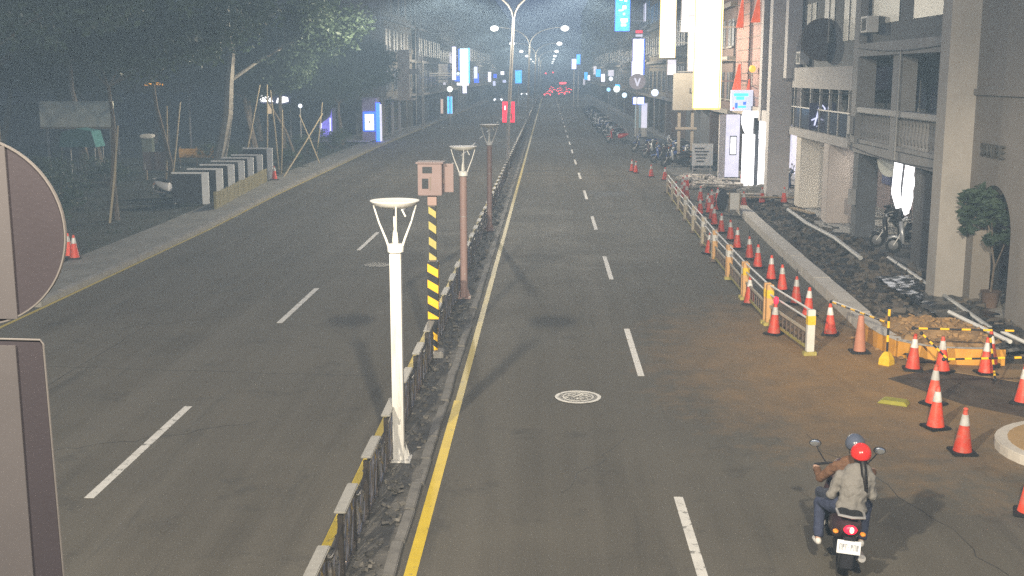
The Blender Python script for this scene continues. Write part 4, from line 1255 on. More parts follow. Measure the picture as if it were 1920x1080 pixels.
of.modifiers.new('t','SOLIDIFY').thickness = 0.03
# soil heap
def heap_z(x,y):
    r = math.hypot((x-8.0)/1.5,(y-24.0)/1.75)
    return 0.02 + 0.40*max(0,1-r)**0.6 + 0.20*nz(x,y,1.6)*(1 if r<1 else 0.3) + 0.10*nz(x,y,4.5,2)
hp = rough_sheet(6.95,9.6,22.15,26.2,50,70, lambda x,y: heap_z(x,y)-(0.5 if math.hypot((x-8.0)/1.5,(y-24.0)/1.75)>1.02 else 0)).build('soil_heap', M['dirt'], smooth=True)
tag(hp, 'orange brown soil heap inside the curved kerb corner', 'soil heap')
chips(260, lambda: (random.gauss(8.0,0.6), random.gauss(23.9,0.7)), (0.03,0.11), 'clods', M['dirt'], 'orange brown clods of earth on the soil heap', lambda x,y: max(heap_z(x,y),0.02), 'clods')
# trench crossing the side opening, and the small corner island
structure(MB().prism([(6.2,20.9),(7.2,21.6),(8.6,20.6),(8.9,18.6),(8.0,18.2),(7.0,19.2)], 0.002, 0.006, 'z').build('dug_asphalt', mat('wet_earth',(0.075,0.055,0.040),0.9,var=0.4,scale=2,bump=0.7,bscale=14)))
structure(MB().prism([(7.3,21.6),(12,21.6),(12,18.4),(9.0,18.6),(8.5,20.7)], 0.002, 0.010, 'z').build('earth_patch', mat('earth_tan',(0.27,0.18,0.09),0.9,var=0.25,scale=2,bump=0.5,bscale=14)))
isl = thing('corner_island', 'rounded pavement corner with orange brown surface at the right edge', 'pavement', (0,0,0))
arc = [(6.75+1.3*(1-math.cos(a)), 16.6+1.25*math.sin(a)) for a in [R(k) for k in range(-90,91,12)]]
poly = [(12,15.35)] + [(6.62+1.35*(1-math.cos(a)) , 16.65+1.3*math.sin(a)) for a in [R(k) for k in range(-88,89,11)]] + [(12,17.95)]
MB().prism(poly, -0.05, 0.14, 'z').build('kerb_block', M['newkerb'], isl, bevel=0.015)
poly2 = [(12,15.5)] + [(6.80+1.2*(1-math.cos(a)) , 16.65+1.15*math.sin(a)) for a in [R(k) for k in range(-88,89,11)]] + [(12,17.8)]
MB().prism(poly2, 0.141, 0.150, 'z').build('surface', mat('island_top',(0.36,0.235,0.11),0.85,var=0.16,scale=2), isl)
# loose pipes and boards
def pipe(pts, r, m, label, name='pipe', cat='pipe'):
    tag(MB().tube(pts, r, 8).build(name, m, None, smooth=True), label, cat, 'pipes and boards in the works')
PVC = mat('pvc_grey', (0.36,0.36,0.35), 0.45, var=0.15, scale=3)
pipe([(9.4,46,0.25),(9.25,42,0.22),(9.3,38,0.24),(9.1,34,0.2)], 0.07, PVC, 'long pale pipe running along the rubble strip')
pipe([(9.9,34,0.22),(9.75,31,0.2),(9.5,27,0.2),(9.35,24.5,0.18)], 0.05, PVC, 'thin pale pipe beside the near column')
pipe([(8.85,25.6,0.3),(9.15,22.9,0.25)], 0.045, M['white'], 'short white pipe on black sheeting by the soil heap')
pipe([(9.25,23.6,0.3),(9.6,21.9,0.2)], 0.04, M['white'], 'second short white pipe lying right of the soil heap')
o = rough_sheet(8.7,10.3,22.4,31,26,90, lambda x,y: 0.16+0.10*nz(x,y,1.4,2)+0.05*nz(x,y,4,7)).build('plastic_sheet', mat('black_sheet',(0.02,0.021,0.024),0.22,var=0.3,scale=3,spec=0.6), None, smooth=True)
tag(o, 'crumpled black plastic sheet lying between heap and near column', 'plastic sheet')
for (x,y,rz,l,lb) in ((9.6,44.5,0.2,1.9,'timber board lying before the pale lit column'),(9.3,49.4,1.4,2.6,'timber board lying across the far end of the strip'),(8.2,50.8,1.5,2.4,'pale board across the strip near the farthest cones'),(8.0,55.5,1.2,2.2,'plank lying among the far rubble'),(9.4,58.0,1.35,3.0,'long plank below the bright shop columns')):
    o = MB().box(-0.12,-l/2,0,0.12,l/2,0.05).build('board', M['wood'] if 'timber' in lb else M['newkerb'], None, bevel=0.006, loc=(x,y,0.36), rz=rz)
    tag(o, lb, 'board', 'pipes and boards in the works')
for i,(x,y,s,lb) in enumerate(((8.1,57.0,1.2,'pale heap of sand and slabs under the far cones'),(7.6,60.5,1.0,'second pale heap of slabs behind the far cones'),(9.6,53.5,0.9,'grey debris heap in front of the bright shop'))):
    mb = MB()
    for k in range(60):
        r = s*math.sqrt(random.random()); a = random.uniform(0,6.28)
        mb.cbox((r*math.cos(a), r*math.sin(a), 0.1+0.35*(1-r/s)*random.random()), (random.uniform(.1,.5),random.uniform(.1,.35),random.uniform(.05,.16)), Matrix.Rotation(random.uniform(0,6),3,'Z') @ Matrix.Rotation(random.uniform(-.6,.6),3,'X'))
    tag(mb.build('debris_heap', M['newkerb'] if i<2 else M['concrete'], None, loc=(x,y,0.1)), lb, 'debris heap', 'debris heaps in the works')

floor_l = structure(MB().box(10.0,12,-0.3,30,28.75,0.14).build('arcade_floor', M['concrete']))
structure(MB().box(10.1,28.76,-0.3,30,39.9,0.12).build('arcade_floor', mat('dark_floor',(0.11,0.105,0.10),0.7,var=0.2,scale=2)))
structure(MB().box(9.75,39.91,-0.3,30,58,0.16).build('arcade_floor', M['concrete'], bevel=0.02))
structure(MB().box(9.9,58.01,-0.3,30,420,0.15).build('arcade_floor', M['concrete']))
structure(strip([(6.9,64.5),(6.9,420)], [(9.9,64.5),(9.9,420)], 0.012).build('right_pavement', mat('grey_pavement',(0.15,0.145,0.135),0.85,var=0.25,scale=1.2)))

# ------------------------------------------------------------------ cones
def cone_proto(hook):
    t = thing('traffic_cone', 'x', 'traffic cone', (0,0,-50))
    MB().box(-0.19,-0.19,0,0.19,0.19,0.045).build('base', M['black'], t, bevel=0.015)
    MB().lathe([(0.145,0.045),(0.140,0.06),(0.032,0.70),(0.028,0.715),(0,0.715)], 20).build('body', M['cone'], t, smooth=True)
    def rr(z): return 0.142-(z-0.06)*0.169+0.003
    MB().lathe([(rr(0.46),0.46),(rr(0.63),0.63)], 20).build('collar', M['conew'], t, smooth=True)
    if hook == 1:
        MB().tube([(0,0,0.70),(0,0,0.80),(0.03,0,0.86),(0.0,0,0.90),(-0.03,0,0.86)],0.012,6).build('hook', M['blackpl'], t, smooth=True)
    elif hook == 2:
        MB().lathe([(0.034,0.70),(0.04,0.715),(0.022,0.735),(0.0,0.74)],12).build('topper', M['cone'], t, smooth=True)
    elif hook == 3:
        MB().lathe([(0.045,0.70),(0.05,0.72),(0.06,0.78),(0.05,0.85),(0.0,0.87)],12).build('warning_light', E_['red'], t, smooth=True)
    return t
CP = [cone_proto(k) for k in range(4)]
cused = set()
def cone(x, y, kind, label, z=0.0, sc=1.0, group='orange cones round the works'):
    if kind in cused:
        t = copy_tree(CP[kind])
    else:
        t = CP[kind]; cused.add(kind)
    t.location = (x,y,z); t.rotation_euler.z = random.uniform(0,1.5); t.scale = (sc*0.94,)*3
    t.rotation_euler.x = random.uniform(-0.05,0.05)
    t.location.x += random.uniform(-0.05,0.05)
    tag(t, label, 'traffic cone', group)
for a in ((6.04,16.62,2,'cone standing alone just left of the rounded pavement corner'),
          (6.09,17.85,0,'front cone of the overlapping pair above the dug up asphalt'),
          (6.45,19.2,2,'rear cone of the overlapping pair, holding the striped bar'),
          (6.81,21.55,2,'leftmost cone before the soil heap under the long striped bar'),
          (7.38,21.4,0,'middle cone before the soil heap where the slanting bar ends'),
          (8.14,21.3,2,'right cone before the soil heap under the long striped bar'),
          (8.45,21.95,2,'cone half hidden right behind the cone at the heap'),
          (7.95,19.3,2,'cone on the tan earth at the right edge of the picture'),
          (6.02,14.19,0,'cone cut off by the lower right edge of the picture'),
          (4.84,24.56,3,'slim cone with red light beside the second barrier'),
          (6.0,24.54,0,'first cone of the kerb row, nearest the curved corner'),
          (6.0,26.5,0,'second cone of the kerb row'),(5.97,27.96,1,'third cone of the kerb row, with white upper half and hook'),(6.02,29.74,1,'fourth cone of the kerb row'),
          (5.99,31.32,1,'fifth cone of the kerb row'),(6.06,33.36,1,'sixth cone of the kerb row'),(6.04,35.05,1,'seventh cone of the kerb row'),(6.07,37.14,1,'eighth cone of the kerb row'),
          (6.09,39.1,1,'ninth cone of the kerb row'),(6.08,40.98,1,'tenth cone of the kerb row'),(6.1,43.0,1,'eleventh cone of the kerb row'),(6.26,44.6,0,'twelfth cone of the kerb row by the small banner'),
          (6.0,46.4,0,'left cone of the pair at the far end of the kerb row'),(6.5,46.8,1,'right cone of the pair at the far end of the kerb row'),
          (4.88,27.9,0,'cone tucked behind the third barrier'),(5.0,36.0,0,'cone leaning close to the middle barriers'),
          (6.62,51.2,0,'left cone of three beyond the kerb end'),(6.95,49.7,1,'middle cone of three beyond the kerb end'),(7.35,50.6,0,'right cone of three beyond the kerb end'),
          (5.95,52.6,0,'large cone in front of the cluster at the far barrier end'),(6.3,54.0,2,'second cone of the cluster at the far barrier end'),(5.75,55.2,0,'third cone of the cluster at the far barrier end'),(6.4,55.8,0,'rear cone of the cluster at the far barrier end'),
          (5.85,53.5,1,'small cone wedged between the front and second cone of the far cluster'),(6.2,51.9,0,'cone standing just before the large cluster cone'),(6.55,48.1,1,'cone between the kerb end pair and the group of three, left'),(6.95,47.8,0,'cone between the kerb end pair and the group of three, right'),(6.75,56.9,0,'hindmost cone of the cluster against the pale debris'),
          (6.14,61.7,0,'lone cone left of the debris, third from the far end of the line'),(5.56,63.6,0,'lone cone with white top, second from the far end of the line'),(4.96,66.2,1,'right one of the two cones ending the line'),(4.75,67.2,0,'left one of the two cones ending the line'),
          (8.08,48.4,0,'cone on the strip left of the pale banner boards'),(9.17,50.2,0,'cone on the strip between two boards'),(9.9,49.2,0,'cone near the foot of the pale lit column'),
          (9.8,62.7,1,'left cone in front of the lit white wall strip'),(10.1,61.0,1,'cone in front of the left bright column'),(10.4,56.0,1,'cone in front of the right bright column')):
    cone(*a, z=0.16 if (a[0]>9.7 and a[1]>40) else (0.05 if a[0]>7.5 and a[1]>40 else 0.006))
cone(10.9,33.4,0,'dark cone standing in the arcade below the balustrade',0.12)
cone(10.75,28.9,2,'dull cone standing inside the archway',0.14)
cone(-13.9,33.6,0,'cone on the left pavement touching the round sign, right one',0.13,1.05,'cones on the left pavement')
cone(-14.15,33.95,0,'cone on the left pavement mostly hidden by the round sign',0.13,1.05,'cones on the left pavement')
cone(-14.05,59.9,0,'lone cone at the end of the slatted fence on the left',0.13,1.05,'cones on the left pavement')
for k,c in enumerate(CP):
    if k not in cused: raise RuntimeError('unused cone')

# ------------------------------------------------------------------ movable barriers
MBO = mat('barrier_orange', (0.62,0.36,0.15), 0.55, var=0.15, scale=5)
MBC = mat('barrier_cream', (0.50,0.43,0.32), 0.6, var=0.15, scale=5)
def barrier(p, q, label, fresh, far=0):
    L = math.hypot(q[0]-p[0], q[1]-p[1]) - 0.06
    t = thing('road_barrier', label, 'barrier', (p[0],p[1],0), math.atan2(-(q[0]-p[0]), q[1]-p[1]), 'white and orange barriers along the works')
    for y in (0.08, L-0.08):
        po = MB().box(-0.075,y-0.06,0.08,0.075,y+0.06,0.92).build('post', M['offwhite'] if fresh and y < 1 else (MBO if far < 4 else MBC), t, bevel=0.01)
        MB().box(-0.078,y-0.063,0.62,0.078,y+0.063,0.80).build('reflector', M['yellow'] if far < 2 else M['offwhite'], po)
        MB().box(-0.13,y-0.07,0.0,0.13,y+0.07,0.08).build('foot', MYd if far < 3 else M['brown'], t, bevel=0.01)
    for z in (0.90, 0.70):
        MB().tube([(0,0.14,z),(0,L-0.14,z)],0.022,8).build('rail', M['white'], t, smooth=True)
    bx('lower_rail', MBC, t, -0.02,0.14,0.42,0.02,L-0.14,0.47)
    bx('lower_rail', MYd, t, -0.02,0.14,0.10,0.02,L-0.14,0.15)
    b0 = None
    n = 10
    for k in range(n):
        y = 0.14+(L-0.28)*(k+0.5)/n
        if b0 is None:
            b0 = bx('bar', M['brown'], t, -0.012,-0.02,0.15,0.012,0.02,0.42); b0.location = (0,y,0)
        else:
            share(b0, t, (0,y,0))
BPL = [(5.18,22.6),(4.87,25.6),(4.86,28.6),(4.91,31.5),(4.95,34.6),(5.04,37.8),(5.12,41.0),(5.22,44.3),(5.32,47.6),(5.42,50.9),(5.53,54.2)]
BORD = ('nearest','second','third','fourth','fifth','sixth','seventh','eighth','ninth','farthest')
for i in range(10):
    barrier(BPL[i], BPL[i+1], '%s barrier of the row, counted from the near end' % BORD[i] if i else 'nearest barrier of the row, with a clean white end post', i == 0, i)
# striped bars between cones
def striped_bar(a, b, label, n=9):
    a, b = Vector(a), Vector(b)
    L = (b-a).length
    t = thing('striped_bar', label, 'barrier bar', a, 0, 'yellow and black bars joining cones')
    t.rotation_mode = 'QUATERNION'; t.rotation_quaternion = Vector((0,1,0)).rotation_difference((b-a).normalized())
    MB().tube([(0,0,0),(0,L,0)],0.017,8).build('rod', M['blackpl'], t, smooth=True)
    for k in range(n):
        y0 = L*(k+0.25)/n
        MB().tube([(0,y0,0),(0,y0+L/n*0.42,0)],0.021,8).build('band', MY2, t, smooth=True)
    for y in (0.0, L): MB().ell((0,y,0),(0.035,0.035,0.035),8,6).build('end_ring', M['blackpl'], t, smooth=True)
striped_bar((6.81,21.55,0.80),(9.9,21.35,0.78),'long level striped bar over the cones before the soil heap',8)
striped_bar((6.95,21.5,0.72),(7.38,21.2,0.28),'short slanting striped bar from the left heap cone',4)
striped_bar((6.6,19.2,0.78),(8.0,19.3,0.80),'level striped bar between the rear pair cone and the right edge cone',5)
striped_bar((8.1,21.2,0.74),(7.9,20.3,0.15),'slanting striped bar hanging below the right heap cone',4)
striped_bar((6.0,24.54,0.72),(6.48,22.0,0.80),'thin striped bar joining the first kerb cone and the yellow stand',6)
t = thing('delineator_post', 'yellow and black delineator post on a yellow foot at the kerb corner', 'post', (6.47,21.95,0))
MB().lathe([(0.16,0),(0.15,0.12),(0.09,0.22),(0.05,0.26),(0,0.26)],4).build('foot', M['yellow'], t, bevel=0.01)
MB().tube([(0,0,0.25),(0,0,1.12)],0.022,8).build('pole', M['blackpl'], t)
for z in (0.45,0.72,0.95): MB().tube([(0,0,z),(0,0,z+0.13)],0.026,8).build('band', MY2, t)
t = thing('cone_without_collar', 'faded pinkish post cone at the start of the orange kerb face', 'traffic cone', (6.22,22.95,0))
MB().box(-0.19,-0.19,0,0.19,0.19,0.04).build('base', M['black'], t, bevel=0.012)
MB().lathe([(0.12,0.04),(0.055,0.75),(0,0.755)],16).build('body', mat('faded_cone',(0.46,0.20,0.13),0.6,var=0.15), t, smooth=True)
t = thing('white_rail', 'white handrail pole laid on cone tops above the pale kerb', 'rail', (6.02,24.5,0.74))
MB().tube([(0,0,0),(0.35,-1.6,0.02)],0.02,8).build('pole', M['white'], t, smooth=True)
MB().ell((0,0,0),(0.03,0.03,0.03),8,6).build('end_cap', M['blackpl'], t)
# yellow kerb ramp lying on the road
o = MB().prism([(0,0),(0.5,0),(0.45,0.07),(0.08,0.07)], 0, 0.26, 'y').build('kerb_ramp', mat('ramp_yellow',(0.30,0.28,0.045),0.7,var=0.2), None, bevel=0.01, loc=(5.55,19.25,0.004), rz=-0.5)
tag(o, 'yellow rubber kerb ramp lying on the road left of the cone pair', 'kerb ramp')
# banner frame and sign board in the works
t = thing('banner_frame', 'small white banner on a frame beside a dark bundle at the kerb end', 'banner', (7.2,46.4,0.1))
MB().box(-0.02,-0.02,0.1,0.36,0.02,0.75).build('banner', M['offwhite'], t)
for x in (-0.03,0.38): bx('leg', M['wood'], t, x-0.02,-0.02,0,x+0.02,0.02,0.8)
MB().ell((-0.3,0.1,0.45),(0.22,0.2,0.45),12,8).build('bundle', M['dark'], t, smooth=True)
t = thing('sign_board', 'white printed sign board on legs among the parked scooters', 'sign board', (8.62,66,0.02))
MB().box(-0.58,-0.03,0.42,0.58,0.03,1.64).build('panel', mat('board_white',(0.55,0.58,0.60),0.5,var=0.12,scale=4), t, bevel=0.008)
for k in range(5): bx('lettering', M['dark'], t, -0.45+0.03*k,-0.036,1.35-0.18*k,0.1+0.08*((k*3)%4),-0.031,1.42-0.18*k)
for x in (-0.52,0.45): bx('leg', M['galv'], t, x-0.03,0.03,0,x+0.03,0.09,1.6)
bx('brace', M['galv'], t, -0.5,0.1,0.2,0.5,0.14,0.26)
# ------------------------------------------------------------------ building A: wall with an archway
A = thing('arch_building', 'grey building with round archway and raised letters at the right edge', 'building', (0,0,0))
MAW = mat('wall_a', (0.20,0.178,0.158), 0.85, var=0.14, scale=0.8, bump=0.25, bscale=22)
X0, X1 = 10.0, 10.45
yl, yr, zs, zt = 25.45, 27.65, 1.9, 9.5
ym, ra = (yl+yr)/2, (yr-yl)/2
bx('wall', MAW, A, X0,12,0.0,X1,yl,zt)
bx('pier', MAW, A, X0,yr,0.0,X1,28.10,zt)
# spandrel: ring of quads from the arch line to the top
vs=[]; fs=[]; n=24
for i in range(n+1):
    a = math.pi*i/n
    y = ym - ra*math.cos(a); z = zs + ra*math.sin(a)
    for x in (X0,X1): vs += [(x,y,z),(x,y,zt)]
for i in range(n):
    o=4*i
    fs += [(o,o+4,o+5,o+1),(o+2,o+3,o+7,o+6),(o,o+2,o+6,o+4),(o+1,o+5,o+7,o+3)]
MB().add(vs,fs).build('arch_wall', MAW, A)
bx('corner_pier', mat('wall_a_pier',(0.30,0.275,0.25),0.8,var=0.12,scale=1), A, 9.32,28.10,0.0,10.40,28.75,9.6)
bx('back_wall', mat('mustard_wall',(0.42,0.29,0.11),0.8,var=0.15,scale=1.4), A, 12.2,22,0.14,12.4,28.7,3.4)
bx('skirting', M['stucco'], A, 12.12,22,0.14,12.195,28.7,1.0)
bx('ceiling', M['stucco'], A, 10.45,22,3.4,12.5,28.7,3.6)
al = bx('ceiling_light', M['white'], A, 11.0,26.2,3.34,11.3,27.2,3.395)
bx('tube', emit('tube_warm',(1.0,0.72,0.38),9.0), al, 11.05,26.25,3.31,11.25,27.15,3.338)
bx('side_door', M['dark'], A, 11.2,25.2,0.14,12.1,25.3,2.5)
bx('cornice', MAW, A, 9.93,12,4.98,9.998,28.09,5.12)
bx('step', M['concrete'], A, 9.45,24.9,-0.1,9.99,28.0,0.08)
bx('inner_ledge', M['stucco'], A, 10.9,25.4,0.141,11.9,26.6,0.5)
# raised letters
def text_mesh(s, size, depth):
    cu = bpy.data.curves.new('txt','FONT'); cu.body = s; cu.size = size; cu.extrude = depth; cu.align_x = 'CENTER'; cu.align_y = 'CENTER'
    ob = bpy.data.objects.new('txt', cu); C.objects.link(ob)
    bpy.context.view_layer.update()
    me = bpy.data.meshes.new_from_object(ob.evaluated_get(bpy.context.evaluated_depsgraph_get()))
    bpy.data.objects.remove(ob)
    return me
def lettering(s, size, depth, m, parent, loc, rot, name='lettering'):
    me = text_mesh(s, size, depth)
    me.materials.clear(); me.materials.append(m)
    o = bpy.data.objects.new(name, me); C.objects.link(o); o.parent = parent; o.location = loc; o.rotation_euler = rot
    return o
lettering('SAKIME', 0.42, 0.03, mat('letter_dark',(0.06,0.055,0.05),0.6), A, (9.965,26.75,3.74), (R(90),0,R(-90)))
# potted tree in the archway
t = thing('potted_plant', 'leafy potted plant with bent stems filling the archway', 'plant', (10.25,27.0,0.14))
MB().lathe([(0.16,0),(0.22,0.36),(0.24,0.38),(0.0,0.36)],16).build('pot', mat('pot',(0.12,0.08,0.06),0.7), t, smooth=True)
MB().tube([(0,0,0.3),(-0.02,-0.15,1.0),(-0.1,0.0,1.7),(-0.2,0.25,2.3)],[0.03,0.025,0.02,0.012],7).tube([(0,-0.1,0.9),(0.05,-0.45,1.5),(0,-0.6,1.9)],[0.02,0.016,0.01],6).tube([(-0.05,-0.05,1.4),(-0.2,-0.3,2.0)],[0.016,0.01],6).build('stem', M['bark'], t, smooth=True)
cr = bpy.data.objects.new('foliage', leaves_mesh([(-0.35,0.75,2.15),(-0.35,0.45,2.45),(-0.3,0.1,2.6),(-0.2,-0.3,2.35),(-0.15,0.25,2.0),(0,-0.7,1.75),(-0.3,0.95,1.85),(-0.1,-0.1,1.6),(0.0,-0.5,2.15),(-0.4,0.6,1.7)],[0.30,0.36,0.30,0.28,0.26,0.2,0.2,0.2,0.22,0.16],900,(0.07,0.16),'foliage',ML[0])); C.objects.link(cr); cr.parent = t

# ------------------------------------------------------------------ building B: balustrade and dark arcade
B = thing('balustrade_building', 'grey building with stone balustrade over a dark arcade', 'building', (0,0,0))
MBW2 = mat('wall_b', (0.235,0.225,0.22), 0.8, var=0.16, scale=1.0, bump=0.2, bscale=26)
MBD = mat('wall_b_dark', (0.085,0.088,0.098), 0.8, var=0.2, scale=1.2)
ya, yb = 28.8, 39.9
bx('floor_slab', MBW2, B, 10.15,30.2,2.92,13.5,yb,3.22)
bx('lower_rail', MBW2, B, 10.20,30.2,3.24,10.46,yb,3.36)
bx('handrail', M['tile'], B, 10.12,30.2,4.22,10.54,yb,4.40, bevel=0.02)
bal = MB().lathe([(0.07,3.36),(0.07,3.42),(0.045,3.46),(0.10,3.66),(0.085,3.80),(0.045,4.02),(0.07,4.12),(0.07,4.22)],10).build('baluster', MBW2, B, smooth=True, loc=(10.33,30.55,0))
for k in range(1,30):
    y = 30.55+0.315*k
    if abs(y-35.3) < 0.35: continue
    share(bal, B, (10.33,y,0))
bx('column', MBW2, B, 10.18,35.0,3.22,10.72,35.6,6.05)
bx('end_column', MBW2, B, 10.1,39.3,3.22,10.7,39.9,9.5)
bx('end_column', MBW2, B, 10.1,30.0,0.1,10.75,30.5,9.5)
bx('lintel', MBW2, B, 10.1,30.5,6.02,10.8,39.3,6.42)
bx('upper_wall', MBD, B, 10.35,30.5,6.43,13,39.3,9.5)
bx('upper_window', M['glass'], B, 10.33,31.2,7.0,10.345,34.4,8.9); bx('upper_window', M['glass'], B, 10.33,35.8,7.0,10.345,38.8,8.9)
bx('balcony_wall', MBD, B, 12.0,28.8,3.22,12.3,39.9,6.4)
for y in (31.2,33.3,36.2,38.0):
    w = bx('window', M['glass'], B, 11.975,y,3.6,11.995,y+1.4,5.8)
    bx('frame', M['galv'], w, 11.95,y+0.67,3.6,11.974,y+0.73,5.8)
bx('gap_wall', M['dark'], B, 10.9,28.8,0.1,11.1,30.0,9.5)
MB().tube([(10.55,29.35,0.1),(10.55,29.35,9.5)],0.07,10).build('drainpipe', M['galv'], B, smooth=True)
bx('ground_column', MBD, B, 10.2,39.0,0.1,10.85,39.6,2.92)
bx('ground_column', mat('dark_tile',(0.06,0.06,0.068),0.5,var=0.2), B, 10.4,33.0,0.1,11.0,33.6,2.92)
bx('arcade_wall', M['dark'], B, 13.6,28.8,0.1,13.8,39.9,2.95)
bx('shop_partition', M['brick'], B, 11.9,32.2,0.1,13.6,32.35,2.92)
MB().prism([(0.0,2.85)] + [(0.40*math.cos(R(a)), 2.85+0.55*math.sin(R(a))) for a in range(180,361,15)], 36.95, 37.0, 'y').build('half_round_sign', mat('halfround',(0.33,0.33,0.29),0.6), B, loc=(10.65,0,0))
bx('cable_box', M['tile'], B, 10.0,39.05,1.2,10.19,39.35,1.7)
for (y,z) in ((37.9,6.75),):
    ac = bx('air_conditioner', M['offwhite'], B, 9.95,y,z,10.32,y+0.75,z+0.5, bevel=0.015)
    bx('grille', M['dark'], ac, 9.935,y+0.12,z+0.06,9.948,y+0.6,z+0.44)
for (y0,z0,y1,z1) in ((30.5,6.2,39.3,6.28),(30.5,3.05,39.9,3.12)):
    MB().tube([(10.07,y0+(y1-y0)*k/10,z0+(z1-z0)*k/10-0.12*math.sin(math.pi*k/10)) for k in range(11)],0.014,5).build('cable', M['blackpl'], B)
MB().tube([(10.08,34.6,3.0),(10.08,34.6,6.1)],0.03,6).build('conduit', M['galv'], B)
bx('meter_box', M['tile'], B, 9.98,39.5,3.5,10.095,39.8,4.1)
# lit signs of the shops in that arcade: white shapes traced with depth
t = thing('lit_shop_sign', 'white glowing upright sign with rounded outline in the dark arcade', 'lit sign', (10.85,36,0))
MB().prism([(-0.33,2.86),(-0.10,2.84),(-0.14,2.1),(-0.10,1.45),(-0.22,1.42),(-0.38,1.9)], -0.05, 0.05).build('panel', E_['white'], t)
MB().prism([(0.0,2.75),(0.26,2.7),(0.24,2.45),(0.30,2.2),(0.24,1.98),(0.26,1.75),(0.18,1.3),(0.05,1.22),(-0.06,1.5),(-0.04,2.1)], -0.05, 0.05).build('panel', E_['white'], t)
bx('lamp_box', E_['lilac'], t, 0.02,-0.04,2.76,0.26,0.05,2.9)
bx('post', M['dark'], t, -0.10,0.06,0.12,-0.04,0.12,2.92)
t = thing('lit_shop_sign', 'narrow white glowing sign in three pieces beside the near column', 'lit sign', (10.62,31.4,0))
MB().prism([(-0.12,3.0),(0.16,2.98),(0.13,2.6),(-0.02,2.5),(0.1,2.35),(0.1,2.1),(-0.14,2.08),(-0.14,2.8)], -0.05, 0.05).build('panel', E_['white'], t)
bx('panel', E_['lilac'], t, -0.13,-0.05,1.8,0.06,0.05,2.05)
MB().prism([(-0.17,1.78),(0.06,1.78),(0.08,1.5),(0.0,1.35),(-0.2,1.38)], -0.05, 0.05).build('panel', E_['white'], t)
bx('post', M['dark'], t, -0.05,0.06,0.12,0.02,0.12,3.0)

# ------------------------------------------------------------------ building C: broad columns, railed balcony
Cb = thing('column_building', 'building with two broad pale columns and a railed glazed balcony', 'building', (0,0,0))
MCW = mat('wall_c', (0.36,0.335,0.32), 0.8, var=0.12, scale=1.2, bump=0.15, bscale=26)
MCP = mat('column_c', (0.46,0.40,0.365), 0.7, var=0.08, scale=1.5)
bx('column', mat('column_cream',(0.62,0.57,0.50),0.7,var=0.06,scale=1.5), Cb, 10.12,47.5,0.16,11.26,48.4,3.0, bevel=0.02)
bx('column', MCP, Cb, 10.05,42.5,0.16,11.21,43.3,3.0, bevel=0.02)
bx('beam', MCW, Cb, 10.05,39.95,3.0,13.5,49.6,3.32)
bx('upper_beam', MCW, Cb, 10.1,39.95,4.92,10.8,49.6,5.72)
for y in (40.3,41.7,43.1,44.6,46.2,47.9,49.2):
    bx('mullion', M['tile'], Cb, 10.12,y,3.32,10.22,y+0.1,4.92)
for y0,y1 in ((40.42,43.0),(43.22,46.1),(46.32,49.1)):
    bx('railing_glass', mat('railing_glass',(0.05,0.055,0.085),0.1,var=0.2,spec=0.6), Cb, 10.15,y0,3.36,10.17,y1,4.12)
bx('railing', M['galv'], Cb, 10.08,40.0,4.13,10.118,49.5,4.18)
bx('balcony_wall', M['dark'], Cb, 11.6,39.95,3.32,11.8,49.6,4.92)
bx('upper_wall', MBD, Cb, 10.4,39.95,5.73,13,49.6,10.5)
bx('arcade_wall', mat('pink_wall',(0.24,0.19,0.19),0.7,var=0.1), Cb, 13.4,39.95,0.16,13.6,49.6,3.0)
bx('pillar_poster', mat('poster_blue',(0.10,0.11,0.22),0.5), Cb, 13.30,46.0,1.2,13.39,47.2,2.6)
for y in (41.5,45.2):
    l = bx('ceiling_light', M['white'], Cb, 11.3,y-0.6,2.95,11.5,y+0.6,2.998)
    bx('tube', E_['tube'] if y < 44 else emit('tube_bright',(1.0,0.93,0.82),100.0), l, 11.33,y-0.55,2.92,11.47,y+0.55,2.948)
for k,(y,z) in enumerate(((47.9,5.85),)):
    ac = bx('air_conditioner', M['offwhite'], Cb, 10.0,y,z,10.39,y+0.75,z+0.5, bevel=0.015)
    bx('grille', M['dark'], ac, 9.985,y+0.12,z+0.06,9.998,y+0.6,z+0.44)
for y in (41.0,44.0,47.0):
    w = bx('upper_window', M['glass'], Cb, 10.375,y,6.6,10.398,y+1.6,8.2)
    bx('frame', M['galv'], w, 10.34,y+0.77,6.6,10.373,y+0.83,8.2)
MB().tube([(10.06,39.95+9.6*k/12,4.85-0.10*math.sin(math.pi*k/12)) for k in range(13)],0.014,5).build('cable', M['blackpl'], Cb)
t = thing('neon_sign', 'blue white neon emblem glowing on the glazed balcony', 'neon sign', (10.35,45,0))
NE = emit('neon_white',(0.72,0.74,1.0),1.1)
MB().tube([(-0.30,0,3.55),(-0.15,0,4.2),(-0.02,0,4.3),(0.06,0,4.2),(0.10,0,3.5)],0.03,6).tube([(-0.42,0,3.75),(-0.2,0,3.85),(0.0,0,3.7),(-0.1,0,3.5)],0.026,6).tube([(0.2,0,4.25),(0.24,0,3.9),(0.22,0,3.55)],0.026,6).tube([(-0.2,0,3.5),(-0.1,0,3.75),(-0.02,0,4.0)],0.024,6).build('tube', NE, t, smooth=True)
bx('backing', mat('neon_back',(0.05,0.05,0.12),0.4), t, -0.5,0.05,3.4,0.5,0.08,4.4)
t = thing('round_sign', 'large dark unlit round sign hanging out above the railed balcony', 'sign', (10.2,45,6.72))
MB().prism([(0.76*math.cos(2*math.pi*i/40),0.74*math.sin(2*math.pi*i/40)) for i in range(40)], -0.09, 0.09).build('disc', mat('disc_dark',(0.085,0.075,0.085),0.5,var=0.15), t)
vs=[]; 
